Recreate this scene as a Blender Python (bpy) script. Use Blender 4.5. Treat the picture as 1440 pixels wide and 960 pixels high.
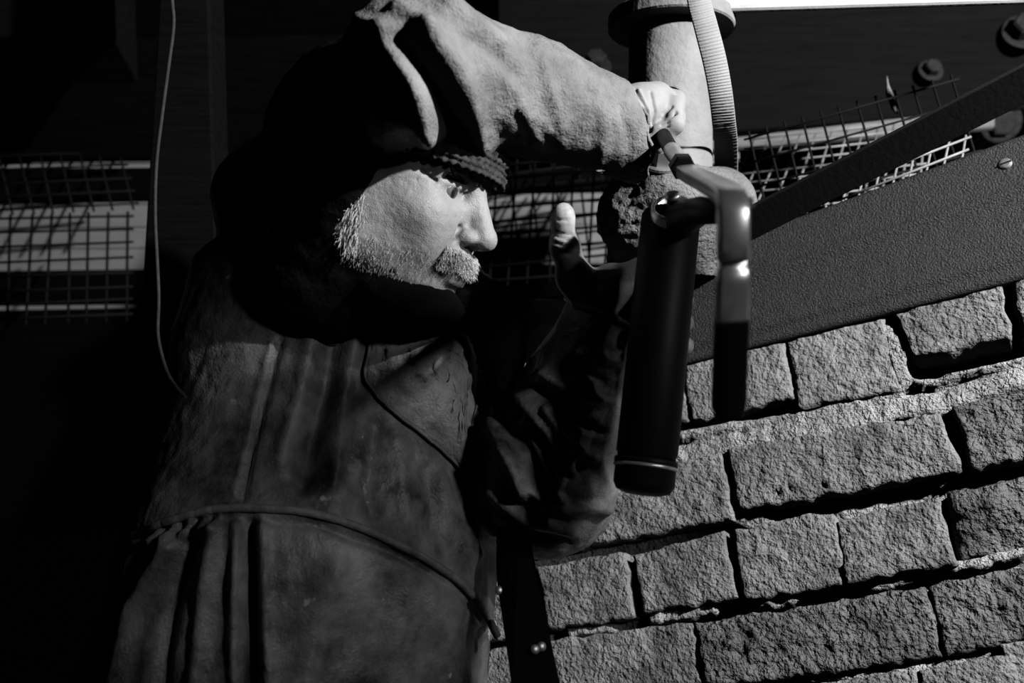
import bpy, bmesh, math, random
import numpy as np
from mathutils import Vector, Matrix
from mathutils.bvhtree import BVHTree

for o in list(bpy.data.objects): bpy.data.objects.remove(o)
scene = bpy.context.scene
COL = scene.collection
rng = np.random.default_rng(7)
random.seed(7)

# ------------------------------------------------------------------ camera
F = 1292.0                                   # focal length in pixels of a 1440 x 960 frame
PITCH = math.radians(24.3)
CAM = np.array([0.0, 0.0, 0.85])
AX = np.array([1.0, 0, 0])
AY = np.array([0, -math.sin(PITCH), math.cos(PITCH)])
AZ = np.array([0, -math.cos(PITCH), -math.sin(PITCH)])     # towards the viewer
RM = np.stack([AX, AY, AZ])                  # rows: axes
cd = bpy.data.cameras.new('camera'); cam = bpy.data.objects.new('camera', cd); COL.objects.link(cam)
m4 = Matrix(((AX[0], AY[0], AZ[0], CAM[0]), (AX[1], AY[1], AZ[1], CAM[1]), (AX[2], AY[2], AZ[2], CAM[2]), (0, 0, 0, 1)))
cam.matrix_world = m4
cd.sensor_width = 36; cd.lens = F / 1440 * 36; cd.clip_start = 0.02
cd.dof.use_dof = True; cd.dof.focus_distance = 0.98; cd.dof.aperture_fstop = 4.0
scene.camera = cam

def C(px, py, d):                            # a point seen at a pixel, d metres in front of the camera (camera axes)
    return np.array([(px - 720) / F * d, -(py - 480) / F * d, -d])
def toW(p): return np.asarray(p, float) @ RM + CAM          # camera axes -> world
def toC(p): return (np.asarray(p, float) - CAM) @ RM.T
def pix(pc):                                 # camera-axes points -> pixels
    pc = np.asarray(pc); return np.stack([720 + F * pc[:, 0] / -pc[:, 2], 480 - F * pc[:, 1] / -pc[:, 2]], 1)

# ------------------------------------------------------------------ world and the work lamp
w = bpy.data.worlds.new('World'); scene.world = w; w.use_nodes = True
bg = w.node_tree.nodes['Background']; bg.inputs[0].default_value = (1, 1, 1, 1); bg.inputs[1].default_value = 0.0004
LAMP_C = np.array([1.27, 0.85, -0.12])
ld = bpy.data.lights.new('work_lamp', 'SPOT'); lo = bpy.data.objects.new('work_lamp', ld); COL.objects.link(lo)
lo.location = toW(LAMP_C)
aim = Vector(toW(C(790, 420, 1.1))) - Vector(lo.location)
lo.rotation_euler = aim.to_track_quat('-Z', 'Y').to_euler()
ld.energy = 190; ld.shadow_soft_size = 0.028; ld.spot_size = math.radians(112); ld.spot_blend = 0.35
# added fill spot, no source in the place, to brighten the man's chest
l2 = bpy.data.lights.new('side_lamp', 'SPOT'); lo2 = bpy.data.objects.new('side_lamp', l2); COL.objects.link(lo2)
lo2.location = toW(np.array([0.80, 0.42, 0.04]))
lo2.rotation_euler = (Vector(toW(C(655, 690, 0.90))) - Vector(lo2.location)).to_track_quat('-Z', 'Y').to_euler()
l2.energy = 15; l2.shadow_soft_size = 0.06; l2.spot_size = math.radians(29); l2.spot_blend = 0.8
scene.cycles.diffuse_bounces = 0               # bounced diffuse light switched off to sink the shadows to black
scene.view_settings.view_transform = 'Standard'
try: scene.view_settings.look = 'None'
except Exception: pass
scene.view_settings.exposure = 0.0; scene.view_settings.gamma = 1.0
scene.view_settings.use_curve_mapping = False

# ------------------------------------------------------------------ materials
def mat(name, g, rough=0.8, metal=0.0, var=0.0, vscale=8.0, bumps=(), spec=0.3, spots=None, stretch=None, g2=None, coat=0.0):
    m = bpy.data.materials.new(name); m.use_nodes = True; nt = m.node_tree; n = nt.nodes; l = nt.links
    b = n['Principled BSDF']; b.inputs['Roughness'].default_value = rough; b.inputs['Metallic'].default_value = metal
    b.inputs['Specular IOR Level'].default_value = spec
    b.inputs['Base Color'].default_value = (g, g, g, 1)
    if coat: b.inputs['Coat Weight'].default_value = coat; b.inputs['Coat Roughness'].default_value = 0.25
    tc = n.new('ShaderNodeTexCoord'); vec = tc.outputs['Object']
    if stretch:
        mp = n.new('ShaderNodeMapping'); mp.inputs['Scale'].default_value = stretch; l.new(vec, mp.inputs[0]); vec = mp.outputs[0]
    col = None
    if var > 0:
        t = n.new('ShaderNodeTexNoise'); t.inputs['Scale'].default_value = vscale; t.inputs['Detail'].default_value = 6; t.inputs['Roughness'].default_value = 0.65
        l.new(vec, t.inputs['Vector'])
        r = n.new('ShaderNodeValToRGB'); lo_ = g * (1 - var); hi = (g2 if g2 else g * (1 + var))
        r.color_ramp.elements[0].position = 0.33; r.color_ramp.elements[1].position = 0.68
        r.color_ramp.elements[0].color = (lo_, lo_, lo_, 1); r.color_ramp.elements[1].color = (hi, hi, hi, 1)
        l.new(t.outputs[0], r.inputs[0]); col = r.outputs[0]
    if spots:                                # (scale, threshold, grey): small splashes
        t = n.new('ShaderNodeTexNoise'); t.inputs['Scale'].default_value = spots[0]; t.inputs['Detail'].default_value = 3
        l.new(vec, t.inputs['Vector'])
        r = n.new('ShaderNodeValToRGB'); r.color_ramp.elements[0].position = spots[1]; r.color_ramp.elements[1].position = spots[1] + 0.04
        r.color_ramp.elements[0].color = (0, 0, 0, 1); r.color_ramp.elements[1].color = (1, 1, 1, 1)
        l.new(t.outputs[0], r.inputs[0])
        mx = n.new('ShaderNodeMix'); mx.data_type = 'RGBA'
        l.new(r.outputs[0], mx.inputs['Factor'])
        if col: l.new(col, mx.inputs['A'])
        else: mx.inputs['A'].default_value = (g, g, g, 1)
        mx.inputs['B'].default_value = (spots[2],) * 3 + (1,); col = mx.outputs['Result']
    if col: l.new(col, b.inputs['Base Color'])
    prev = None
    for (kind, sc, strength, dist) in bumps:
        if kind == 'n':
            t = n.new('ShaderNodeTexNoise'); t.inputs['Scale'].default_value = sc; t.inputs['Detail'].default_value = 3; t.inputs['Roughness'].default_value = 0.55; out = t.outputs[0]
        elif kind == 'v':
            t = n.new('ShaderNodeTexVoronoi'); t.inputs['Scale'].default_value = sc; out = t.outputs['Distance']
        else:
            t = n.new('ShaderNodeTexWave'); t.inputs['Scale'].default_value = sc; t.inputs['Distortion'].default_value = 3; out = t.outputs[1]
        l.new(vec, t.inputs['Vector'])
        bp = n.new('ShaderNodeBump'); bp.inputs['Strength'].default_value = strength; bp.inputs['Distance'].default_value = dist
        l.new(out, bp.inputs['Height'])
        if prev: l.new(prev, bp.inputs['Normal'])
        prev = bp.outputs[0]
    if prev: l.new(prev, b.inputs['Normal'])
    return m

M = {}
M['brick'] = mat('brick', 0.255, 0.9, var=0.45, vscale=18, bumps=[('n', 75, 0.7, 0.009), ('n', 200, 0.85, 0.007)], spec=0.2)
M['brick_pale'] = mat('brick_pale', 0.31, 0.9, var=0.3, vscale=14, bumps=[('n', 75, 0.6, 0.008), ('n', 200, 0.8, 0.006)], spec=0.2)
M['brick_dark'] = mat('brick_dark', 0.18, 0.85, var=0.4, vscale=14, bumps=[('n', 50, 1.0, 0.014), ('n', 170, 1.0, 0.010)], spec=0.3)
M['mortar'] = mat('mortar', 0.48, 0.95, var=0.35, vscale=20, bumps=[('n', 90, 1.0, 0.010), ('n', 260, 1.0, 0.007)], spec=0.1)
M['plate'] = mat('plate', 0.023, 0.6, var=0.6, vscale=260, bumps=[('n', 480, 1.0, 0.003), ('n', 90, 0.3, 0.002)], spec=0.5)
M['bar'] = mat('bar', 0.006, 0.75, bumps=[('n', 200, 0.4, 0.001)], spec=0.15)
M['tar'] = mat('tarred_timber', 0.004, 0.8, var=0.5, vscale=6, stretch=(1.5, 12, 25), bumps=[('n', 12, 0.5, 0.003)], spec=0.1)  # near-black tar; on the battens and back beam it stands for shade
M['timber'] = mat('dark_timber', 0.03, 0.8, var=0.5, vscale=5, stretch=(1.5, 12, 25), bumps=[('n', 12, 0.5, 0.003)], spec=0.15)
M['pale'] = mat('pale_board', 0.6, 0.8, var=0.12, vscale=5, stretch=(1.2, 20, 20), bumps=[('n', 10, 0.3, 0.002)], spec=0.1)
M['palewood'] = mat('pale_timber', 0.24, 0.85, var=0.3, vscale=5, stretch=(1.2, 20, 20), bumps=[('n', 10, 0.4, 0.002)], spec=0.1)  # on lit_beam_strip the pale colour stands for light on the dark beam
M['white'] = mat('white_paint', 0.8, 0.6, var=0.12, vscale=20, bumps=[('n', 120, 0.3, 0.001)])
M['iron'] = mat('cast_iron_paint', 0.34, 0.7, var=0.25, vscale=10, bumps=[('n', 90, 0.6, 0.003), ('n', 320, 0.4, 0.001)], spec=0.35)
M['ironrough'] = mat('rough_cast_iron', 0.25, 0.75, var=0.4, vscale=14, bumps=[('n', 170, 1.0, 0.006), ('n', 500, 0.8, 0.002)], spec=0.3)
M['strap'] = mat('strap', 0.42, 0.7, var=0.12, vscale=20, bumps=[('n', 500, 0.4, 0.001)])
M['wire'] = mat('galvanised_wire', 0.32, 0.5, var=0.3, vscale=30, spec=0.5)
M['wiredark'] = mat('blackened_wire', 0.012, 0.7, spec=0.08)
M['skin'] = mat('skin', 0.36, 0.5, var=0.16, vscale=30, bumps=[('n', 130, 0.5, 0.0022), ('v', 900, 0.4, 0.0008)], spec=0.45)
M['eye'] = mat('eye', 0.16, 0.08, spec=0.6)
M['iris'] = mat('iris', 0.02, 0.05, spec=0.7)
M['hair'] = mat('grey_hair', 0.8, 0.5)
M['hairdark'] = mat('dark_hair', 0.08, 0.5)
M['knit'] = mat('black_knit', 0.06, 0.85, var=0.4, vscale=90, bumps=[('n', 500, 0.6, 0.002)], spec=0.1)
M['hood'] = mat('black_fleece', 0.006, 0.95, bumps=[('n', 200, 0.6, 0.003)], spec=0.02)
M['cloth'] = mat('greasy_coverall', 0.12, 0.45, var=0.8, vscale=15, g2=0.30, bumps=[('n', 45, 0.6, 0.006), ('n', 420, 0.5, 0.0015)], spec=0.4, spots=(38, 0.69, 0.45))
M['sleeve'] = mat('dusty_canvas', 0.25, 0.8, var=0.38, vscale=16, bumps=[('n', 38, 0.8, 0.008), ('n', 380, 0.7, 0.002)], spec=0.2)  # coverall cloth again, with the lamp's light put into a paler colour
M['pocket'] = mat('rubbed_pocket_cloth', 0.40, 0.42, var=0.4, vscale=30, bumps=[('n', 90, 0.7, 0.004), ('n', 350, 0.5, 0.002)], spec=0.5)  # paler and smoother than the coverall cloth
M['piping'] = mat('coverall_piping', 0.2, 0.6, var=0.4, vscale=60, bumps=[('n', 300, 0.5, 0.002)])
M['glove'] = mat('pale_glove', 0.42, 0.55, var=0.08, vscale=30, bumps=[('n', 120, 0.2, 0.002)], spec=0.2)
M['gloveworn'] = mat('soiled_glove', 0.45, 0.5, var=0.4, vscale=40, bumps=[('n', 120, 0.35, 0.002)], spec=0.35)
M['chrome'] = mat('worn_steel', 0.62, 0.34, metal=0.75, var=0.2, vscale=25, bumps=[('n', 60, 0.15, 0.001)])
M['steel'] = mat('steel_fitting', 0.5, 0.4, metal=0.8)
M['gunblack'] = mat('black_enamel', 0.005, 0.5, spec=0.1)  # on lever_dark_end it stands for the steel's dark reflection
M['cord'] = mat('cord', 0.045, 0.8, var=0.3, vscale=200)
M['boltiron'] = mat('rusty_bolt', 0.022, 0.7, var=0.5, vscale=60, bumps=[('n', 200, 0.5, 0.002)])
M['ground'] = mat('earth_floor', 0.05, 0.95, var=0.4, vscale=6, bumps=[('n', 30, 0.6, 0.01)])
M['boot'] = mat('boot_leather', 0.02, 0.5)

# ------------------------------------------------------------------ object helpers
def tag(o, label, cat, group=None):
    o['label'] = label; o['category'] = cat
    if group: o['group'] = group
    return o
def link_mesh(name, V, Fc, m, parent=None, base=None, smooth=True, cs=True):
    """V in camera axes (cs) or world; one mesh object. A child keeps its thing's frame."""
    V = toW(V) if cs else np.asarray(V, float)
    if parent is not None: base = np.array(parent['_base'])
    elif base is None:
        base = V.mean(0); base[2] = V[:, 2].min()
    me = bpy.data.meshes.new(name)
    me.from_pydata((V - base).tolist(), [], [list(map(int, f)) for f in Fc] if not isinstance(Fc, np.ndarray) else Fc.tolist())
    me.materials.append(m)
    if smooth: me.polygons.foreach_set('use_smooth', [True] * len(me.polygons))
    me.update()
    o = bpy.data.objects.new(name, me); COL.objects.link(o)
    if parent is not None:
        o.parent = parent if parent.parent is None or True else parent
        o['_base'] = list(map(float, base))
    else:
        o.location = base; o['_base'] = list(map(float, base))
    return o
def thing(name, label, cat, base, group=None):
    o = bpy.data.objects.new(name, None); COL.objects.link(o); o.empty_display_size = 0.05
    o.location = base; o['_base'] = list(map(float, base))
    return tag(o, label, cat, group)
def norm(v): v = np.asarray(v, float); return v / np.linalg.norm(v)
def frame_of(t):
    t = norm(t); a = np.array([0, 1.0, 0]) if abs(t[1]) < 0.9 else np.array([1.0, 0, 0])
    u = norm(np.cross(t, a)); return u, np.cross(t, u)
def tube(pts, rad, seg=12, caps=True, up=None):
    pts = np.asarray(pts, float); n = len(pts)
    rad = np.full(n, rad) if np.isscalar(rad) else np.asarray(rad, float)
    V = []; Fs = []; u0 = None
    for i in range(n):
        t = norm(pts[min(i + 1, n - 1)] - pts[max(i - 1, 0)])
        if u0 is None: u, v = frame_of(t)
        else:
            u = norm(u0 - t * np.dot(u0, t)); v = np.cross(t, u)
        u0 = u
        for k in range(seg):
            a = 2 * math.pi * k / seg
            V.append(pts[i] + rad[i] * (math.cos(a) * u + math.sin(a) * v))
    for i in range(n - 1):
        for k in range(seg):
            k2 = (k + 1) % seg
            Fs.append([i * seg + k, i * seg + k2, (i + 1) * seg + k2, (i + 1) * seg + k])
    if caps: Fs.append(list(range(seg))[::-1]); Fs.append([(n - 1) * seg + k for k in range(seg)])
    return np.array(V), Fs
def join(parts):
    V = []; Fs = []; o = 0
    for v, f in parts:
        V.append(v); Fs += [[i + o for i in q] for q in f]; o += len(v)
    return np.concatenate(V), Fs
def lathe(base, axis, prof, seg=32):         # prof: (distance along the axis, radius)
    axis = norm(axis); u, v = frame_of(axis); V = []; Fs = []
    for h, r in prof:
        for k in range(seg):
            a = 2 * math.pi * k / seg; V.append(base + axis * h + r * (math.cos(a) * u + math.sin(a) * v))
    n = len(prof)
    for i in range(n - 1):
        for k in range(seg):
            k2 = (k + 1) % seg; Fs.append([i * seg + k, i * seg + k2, (i + 1) * seg + k2, (i + 1) * seg + k])
    Fs.append(list(range(seg))[::-1]); Fs.append([(n - 1) * seg + k for k in range(seg)])
    return np.array(V), Fs
def boxq(front, back, flip=False):                       # eight corners: front quad and back quad (camera axes)
    V = np.array(list(front) + list(back))
    return V, [[0, 1, 2, 3], [7, 6, 5, 4], [0, 4, 5, 1], [1, 5, 6, 2], [2, 6, 7, 3], [3, 7, 4, 0]]
def spline(P, n):                            # Catmull-Rom through points (any dimension)
    P = np.asarray(P, float); P = np.concatenate([[2 * P[0] - P[1]], P, [2 * P[-1] - P[-2]]]); k = len(P) - 3
    out = []
    for s in np.linspace(0, k, n):
        i = min(int(s), k - 1); t = s - i; a, b, c, d = P[i:i + 4]
        out.append(0.5 * ((2 * b) + (c - a) * t + (2 * a - 5 * b + 4 * c - d) * t * t + (3 * b - a - 3 * c + d) * t ** 3))
    return np.array(out)
def bevel(o, wdt, seg=2):
    b = o.modifiers.new('bevel', 'BEVEL'); b.width = wdt; b.segments = seg; b.limit_method = 'ANGLE'; return o

# value noise on arrays
_T = np.random.default_rng(3).random((64, 64, 64)).astype(np.float32)
def vnoise(p, sc, oct=3):
    p = np.asarray(p) * sc; out = 0; amp = 1; tot = 0
    for _ in range(oct):
        i = np.floor(p).astype(int); f = p - i; f = f * f * (3 - 2 * f); r = 0
        for dx in (0, 1):
            for dy in (0, 1):
                for dz in (0, 1):
                    wgt = (f[..., 0] if dx else 1 - f[..., 0]) * (f[..., 1] if dy else 1 - f[..., 1]) * (f[..., 2] if dz else 1 - f[..., 2])
                    r = r + wgt * _T[(i[..., 0] + dx) % 64, (i[..., 1] + dy) % 64, (i[..., 2] + dz) % 64]
        out = out + amp * (r - 0.5) * 2; tot += amp; amp *= 0.5; p = p * 2.03 + 11.7
    return out / tot

# ------------------------------------------------------------------ signed distance sculpting
class Sculpt:
    def __init__(s, lo, hi, h):
        s.lo = np.array(lo, float); s.h = h
        s.n = np.ceil((np.array(hi) - s.lo) / h).astype(int) + 1
        s.f = np.full(s.n, 1.0, np.float32)
        s.ax = [s.lo[i] + h * np.arange(s.n[i]) for i in range(3)]
    def _box(s, lo, hi):
        a = np.clip(np.floor((np.array(lo) - s.lo) / s.h).astype(int), 0, s.n); b = np.clip(np.ceil((np.array(hi) - s.lo) / s.h).astype(int) + 1, 0, s.n)
        sl = tuple(slice(a[i], b[i]) for i in range(3))
        X, Y, Z = np.meshgrid(*[s.ax[i][sl[i]] for i in range(3)], indexing='ij')
        return sl, X, Y, Z
    def _mix(s, sl, d, k, op):
        f = s.f[sl]
        if op == 'u':
            h = np.clip(0.5 + 0.5 * (f - d) / k, 0, 1); s.f[sl] = f * (1 - h) + d * h - k * h * (1 - h)
        else:                                # subtract
            h = np.clip(0.5 - 0.5 * (f + d) / k, 0, 1); s.f[sl] = f * (1 - h) - d * h + k * h * (1 - h)
    def ell(s, c, r, k=0.012, op='u', axes=None):
        c = np.array(c, float); r = np.array(r, float); R = r.max() + 2 * k + 2 * s.h
        sl, X, Y, Z = s._box(c - R, c + R); P = [X - c[0], Y - c[1], Z - c[2]]
        if axes is not None: P = [a[0] * P[0] + a[1] * P[1] + a[2] * P[2] for a in axes]
        q = np.sqrt(sum((P[i] / r[i]) ** 2 for i in range(3))); g = np.sqrt(sum((P[i] / r[i] ** 2) ** 2 for i in range(3))) + 1e-9
        s._mix(sl, (q * (q - 1) / g).astype(np.float32), k, op)
    def cap(s, a, b, ra, rb, k=0.01, op='u'):
        a = np.array(a, float); b = np.array(b, float); R = max(ra, rb) + 2 * k + 2 * s.h
        sl, X, Y, Z = s._box(np.minimum(a, b) - R, np.maximum(a, b) + R); ab = b - a
        t = np.clip(((X - a[0]) * ab[0] + (Y - a[1]) * ab[1] + (Z - a[2]) * ab[2]) / max(1e-9, ab @ ab), 0, 1)
        d = np.sqrt((X - a[0] - t * ab[0]) ** 2 + (Y - a[1] - t * ab[1]) ** 2 + (Z - a[2] - t * ab[2]) ** 2) - (ra + (rb - ra) * t)
        s._mix(sl, d.astype(np.float32), k, op)
    def chain(s, pts, rad, k=0.01, op='u'):
        for i in range(len(pts) - 1): s.cap(pts[i], pts[i + 1], rad[i], rad[i + 1], k, op)
    def loft(s, st, A, B, k=0.03):           # stations (centre, a, b): elliptic tube
        for (c0, a0, b0), (c1, a1, b1) in zip(st[:-1], st[1:]):
            c0 = np.array(c0); c1 = np.array(c1); R = max(a0, a1) + 2 * k
            sl, X, Y, Z = s._box(np.minimum(c0, c1) - R, np.maximum(c0, c1) + R); ab = c1 - c0
            t = np.clip(((X - c0[0]) * ab[0] + (Y - c0[1]) * ab[1] + (Z - c0[2]) * ab[2]) / (ab @ ab), 0, 1)
            P = [X - c0[0] - t * ab[0], Y - c0[1] - t * ab[1], Z - c0[2] - t * ab[2]]
            T = norm(ab); A_ = norm(A - T * (A @ T)); B_ = norm(np.cross(T, A_))
            a = a0 + (a1 - a0) * t; b = b0 + (b1 - b0) * t
            p = sum(A_[i] * P[i] for i in range(3)); q = sum(B_[i] * P[i] for i in range(3)); r = sum(T[i] * P[i] for i in range(3))
            d = (np.sqrt((p / a) ** 2 + (q / b) ** 2 + (r / b) ** 2) - 1) * b
            s._mix(sl, d.astype(np.float32), k, 'u')
    def mesh(s):
        f = s.f; n = s.n - 1
        ins = f < 0
        cnt = np.zeros(n, np.int8)
        cor = [(i, j, k) for i in (0, 1) for j in (0, 1) for k in (0, 1)]
        for (i, j, k) in cor: cnt += ins[i:i + n[0], j:j + n[1], k:k + n[2]]
        act = (cnt > 0) & (cnt < 8)
        idx = np.full(n, -1, np.int64); cells = np.argwhere(act); idx[act] = np.arange(len(cells))
        vals = {c: f[cells[:, 0] + c[0], cells[:, 1] + c[1], cells[:, 2] + c[2]] for c in cor}
        acc = np.zeros((len(cells), 3)); num = np.zeros(len(cells))
        for a in cor:
            for ax in range(3):
                if a[ax]: continue
                b = list(a); b[ax] = 1; b = tuple(b)
                va, vb = vals[a], vals[b]; mk = (va < 0) != (vb < 0)
                t = np.where(mk, va / np.where(mk, va - vb, 1), 0)
                p = np.tile(np.array(a, float), (len(cells), 1)); p[:, ax] += t
                acc[mk] += p[mk]; num[mk] += 1
        V = s.lo + s.h * (cells + acc / num[:, None])
        Q = []
        for ax in range(3):
            o1, o2 = [(1, 2), (2, 0), (0, 1)][ax]
            sa = [slice(1, n[i]) for i in range(3)]; sa[ax] = slice(0, n[ax]); sb = list(sa); sb[ax] = slice(1, n[ax] + 1)
            fa = ins[tuple(sa)]; fb = ins[tuple(sb)]
            e = np.argwhere(fa != fb); flip = fa[fa != fb]
            off = np.array([sa[0].start or 0, sa[1].start or 0, sa[2].start or 0]); e = e + off
            d1 = np.zeros(3, int); d1[o1] = 1; d2 = np.zeros(3, int); d2[o2] = 1
            g = lambda q: idx[q[:, 0], q[:, 1], q[:, 2]]
            q = np.stack([g(e - d1 - d2), g(e - d2), g(e), g(e - d1)], 1)
            q[~flip] = q[~flip][:, ::-1]; Q.append(q)
        Q = np.concatenate(Q); Q = Q[(Q >= 0).all(1)]
        return V, Q
def vnormals(V, Q):
    nrm = np.zeros_like(V); a = V[Q[:, 2]] - V[Q[:, 0]]; b = V[Q[:, 3]] - V[Q[:, 1]]; n = np.cross(a, b)
    for i in range(4): np.add.at(nrm, Q[:, i], n)
    return nrm / (np.linalg.norm(nrm, axis=1)[:, None] + 1e-12)
def relax(V, Q, it=2):
    for _ in range(it):
        acc = np.zeros_like(V); c = np.zeros(len(V))
        for i in range(4):
            for j in (1, 3):
                np.add.at(acc, Q[:, i], V[Q[:, (i + j) % 4]]); np.add.at(c, Q[:, i], 1)
        V = 0.5 * V + 0.5 * acc / np.maximum(c, 1)[:, None]
    return V
def stroke_field(P, line, width):            # 1 on the line, falling off across it (pixels)
    line = np.asarray(line, float); best = np.full(len(P), 1e9)
    for a, b in zip(line[:-1], line[1:]):
        ab = b - a; t = np.clip(((P - a) @ ab) / (ab @ ab), 0, 1); best = np.minimum(best, np.linalg.norm(P - a - t[:, None] * ab, axis=1))
    return np.exp(-(best / width) ** 2)

# ================================================================== SETTING
GW = toW(np.zeros(3))
# --- brick wall plane (camera axes)
WU = norm([3040, 821, 1292]); WV = norm([-220, 2850, -1292]); WV = norm(WV - WU * (WU @ WV)); WN = np.cross(WU, WV)
W0 = C(1190, 650, 1.03)
def onwall(px, py):
    r = C(px, py, 1.0); t = (WN @ W0) / (WN @ r); p = r * t - W0
    return np.array([p @ WU, p @ WV])
def wallp(u, v, h): return W0 + np.asarray(u)[..., None] * WU + np.asarray(v)[..., None] * WV + np.asarray(h)[..., None] * WN

# ground
gv = []; N = 24
xs = np.linspace(-2.2, 2.2, N); ys = np.linspace(-1.2, 3.0, N)
X, Y = np.meshgrid(xs, ys, indexing='ij'); P3 = np.stack([X, Y, X * 0], -1)
Zg = -np.abs(vnoise(P3, 2.0, 3)) * 0.02
Vg = np.stack([X, Y, Zg], -1).reshape(-1, 3)
Qg = [[i * N + j, (i + 1) * N + j, (i + 1) * N + j + 1, i * N + j + 1] for i in range(N - 1) for j in range(N - 1)]
fl = link_mesh('floor', Vg, Qg, M['ground'], cs=False, base=np.zeros(3)); fl['kind'] = 'structure'

# --- mortar bed of the wall (front relief only, closed to a slab)
corner_px = [(620, 600), (1560, 380), (1600, 1040), (640, 1100)]
uv = np.array([onwall(*p) for p in corner_px])
u0, u1 = uv[:, 0].min(), uv[:, 0].max(); v1 = min(onwall(1050, 487)[1], onwall(1440, 392)[1]) + 0.012; v0 = uv[:, 1].min() - 0.05
nu, nv = int((u1 - u0) / 0.0032), int((v1 - v0) / 0.0032)
UU, VV = np.meshgrid(np.linspace(u0, u1, nu), np.linspace(v0, v1, nv), indexing='ij')
flatp = wallp(UU, VV, UU * 0).reshape(-1, 3); PX = pix(flatp)
hh = np.full(len(flatp), -0.021) + 0.005 * vnoise(flatp, 60, 3)
strokes_m = [  # polyline in wall pixels, half width, height
    ([(940, 648), (1000, 628), (1080, 612), (1150, 600), (1190, 590), (1260, 572), (1330, 562), (1440, 525), (1540, 500)], 17, 0.0175),
    ([(960, 612), (1000, 604), (1080, 592), (1150, 578), (1220, 562), (1262, 548)], 9, 0.018),
    ([(1262, 548), (1275, 535), (1300, 538), (1360, 522), (1440, 500), (1540, 470)], 7, 0.021),
    ([(1245, 470), (1262, 500), (1272, 530)], 17, 0.023),
    ([(1022, 640), (1030, 690), (1038, 720)], 9, 0.013),
    ([(1335, 585), (1350, 625), (1362, 650)], 8, 0.013),
    ([(1035, 722), (1060, 735), (1090, 742)], 14, 0.013),
    ([(1320, 668), (1365, 655)], 14, 0.012),
    ([(1025, 770), (1032, 815)], 8, 0.008),
    ([(800, 888), (855, 882)], 8, 0.018), ([(915, 868), (960, 862)], 9, 0.018), ([(965, 862), (1000, 856)], 8, 0.017),
    ([(1050, 848), (1075, 845)], 8, 0.016), ([(1085, 845), (1150, 832)], 10, 0.017),
    ([(1220, 825), (1330, 800), (1440, 775)], 9, 0.017),
    ([(1000, 962), (1100, 950), (1200, 950), (1290, 940), (1340, 930), (1440, 905)], 10, 0.018),
    ([(1100, 485), (1115, 560)], 4, 0.008),
]
for ln, wd, ht in strokes_m:
    k = stroke_field(PX + np.stack([vnoise(flatp, 40, 2), vnoise(flatp + 5, 40, 2)], 1) * 5, ln, wd)
    hh = np.maximum(hh, -0.021 + ht * np.minimum(1, k * 1.6) + 0.0035 * vnoise(flatp + 3, 95, 4))
HOLE = [([(1290, 515), (1420, 488), (1540, 455)], 15), ([(1428, 420), (1438, 450)], 9), ([(1200, 845), (1222, 840)], 7), ([(790, 892), (775, 893)], 6)]
for ln, wd in HOLE:
    k = stroke_field(PX, ln, wd); hh = hh - 0.045 * np.clip(k * 1.5 - 0.35, 0, 1)
Vm = wallp(UU, VV, hh.reshape(nu, nv)).reshape(-1, 3)
ii, jj = np.meshgrid(np.arange(nu - 1), np.arange(nv - 1), indexing='ij')
Qm = np.stack([ii * nv + jj, (ii + 1) * nv + jj, (ii + 1) * nv + jj + 1, ii * nv + jj + 1], -1).reshape(-1, 4)
nb = len(Vm); Bk = wallp(np.array([u0, u1, u1, u0]), np.array([v0, v0, v1, v1]), np.full(4, -0.11))
Vm = np.concatenate([Vm, Bk])
edge_b = [i * nv for i in range(nu)]; edge_t = [i * nv + nv - 1 for i in range(nu)]; edge_l = list(range(nv)); edge_r = [(nu - 1) * nv + j for j in range(nv)]
Qm = Qm.tolist() + [edge_b[::-1] + [nb, nb + 1], edge_t + [nb + 2, nb + 3], edge_l + [nb + 3, nb], edge_r[::-1] + [nb + 1, nb + 2], [nb + 3, nb + 2, nb + 1, nb]]
wall = link_mesh('wall_brick', Vm, Qm, M['mortar']); wall['kind'] = 'structure'

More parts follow.
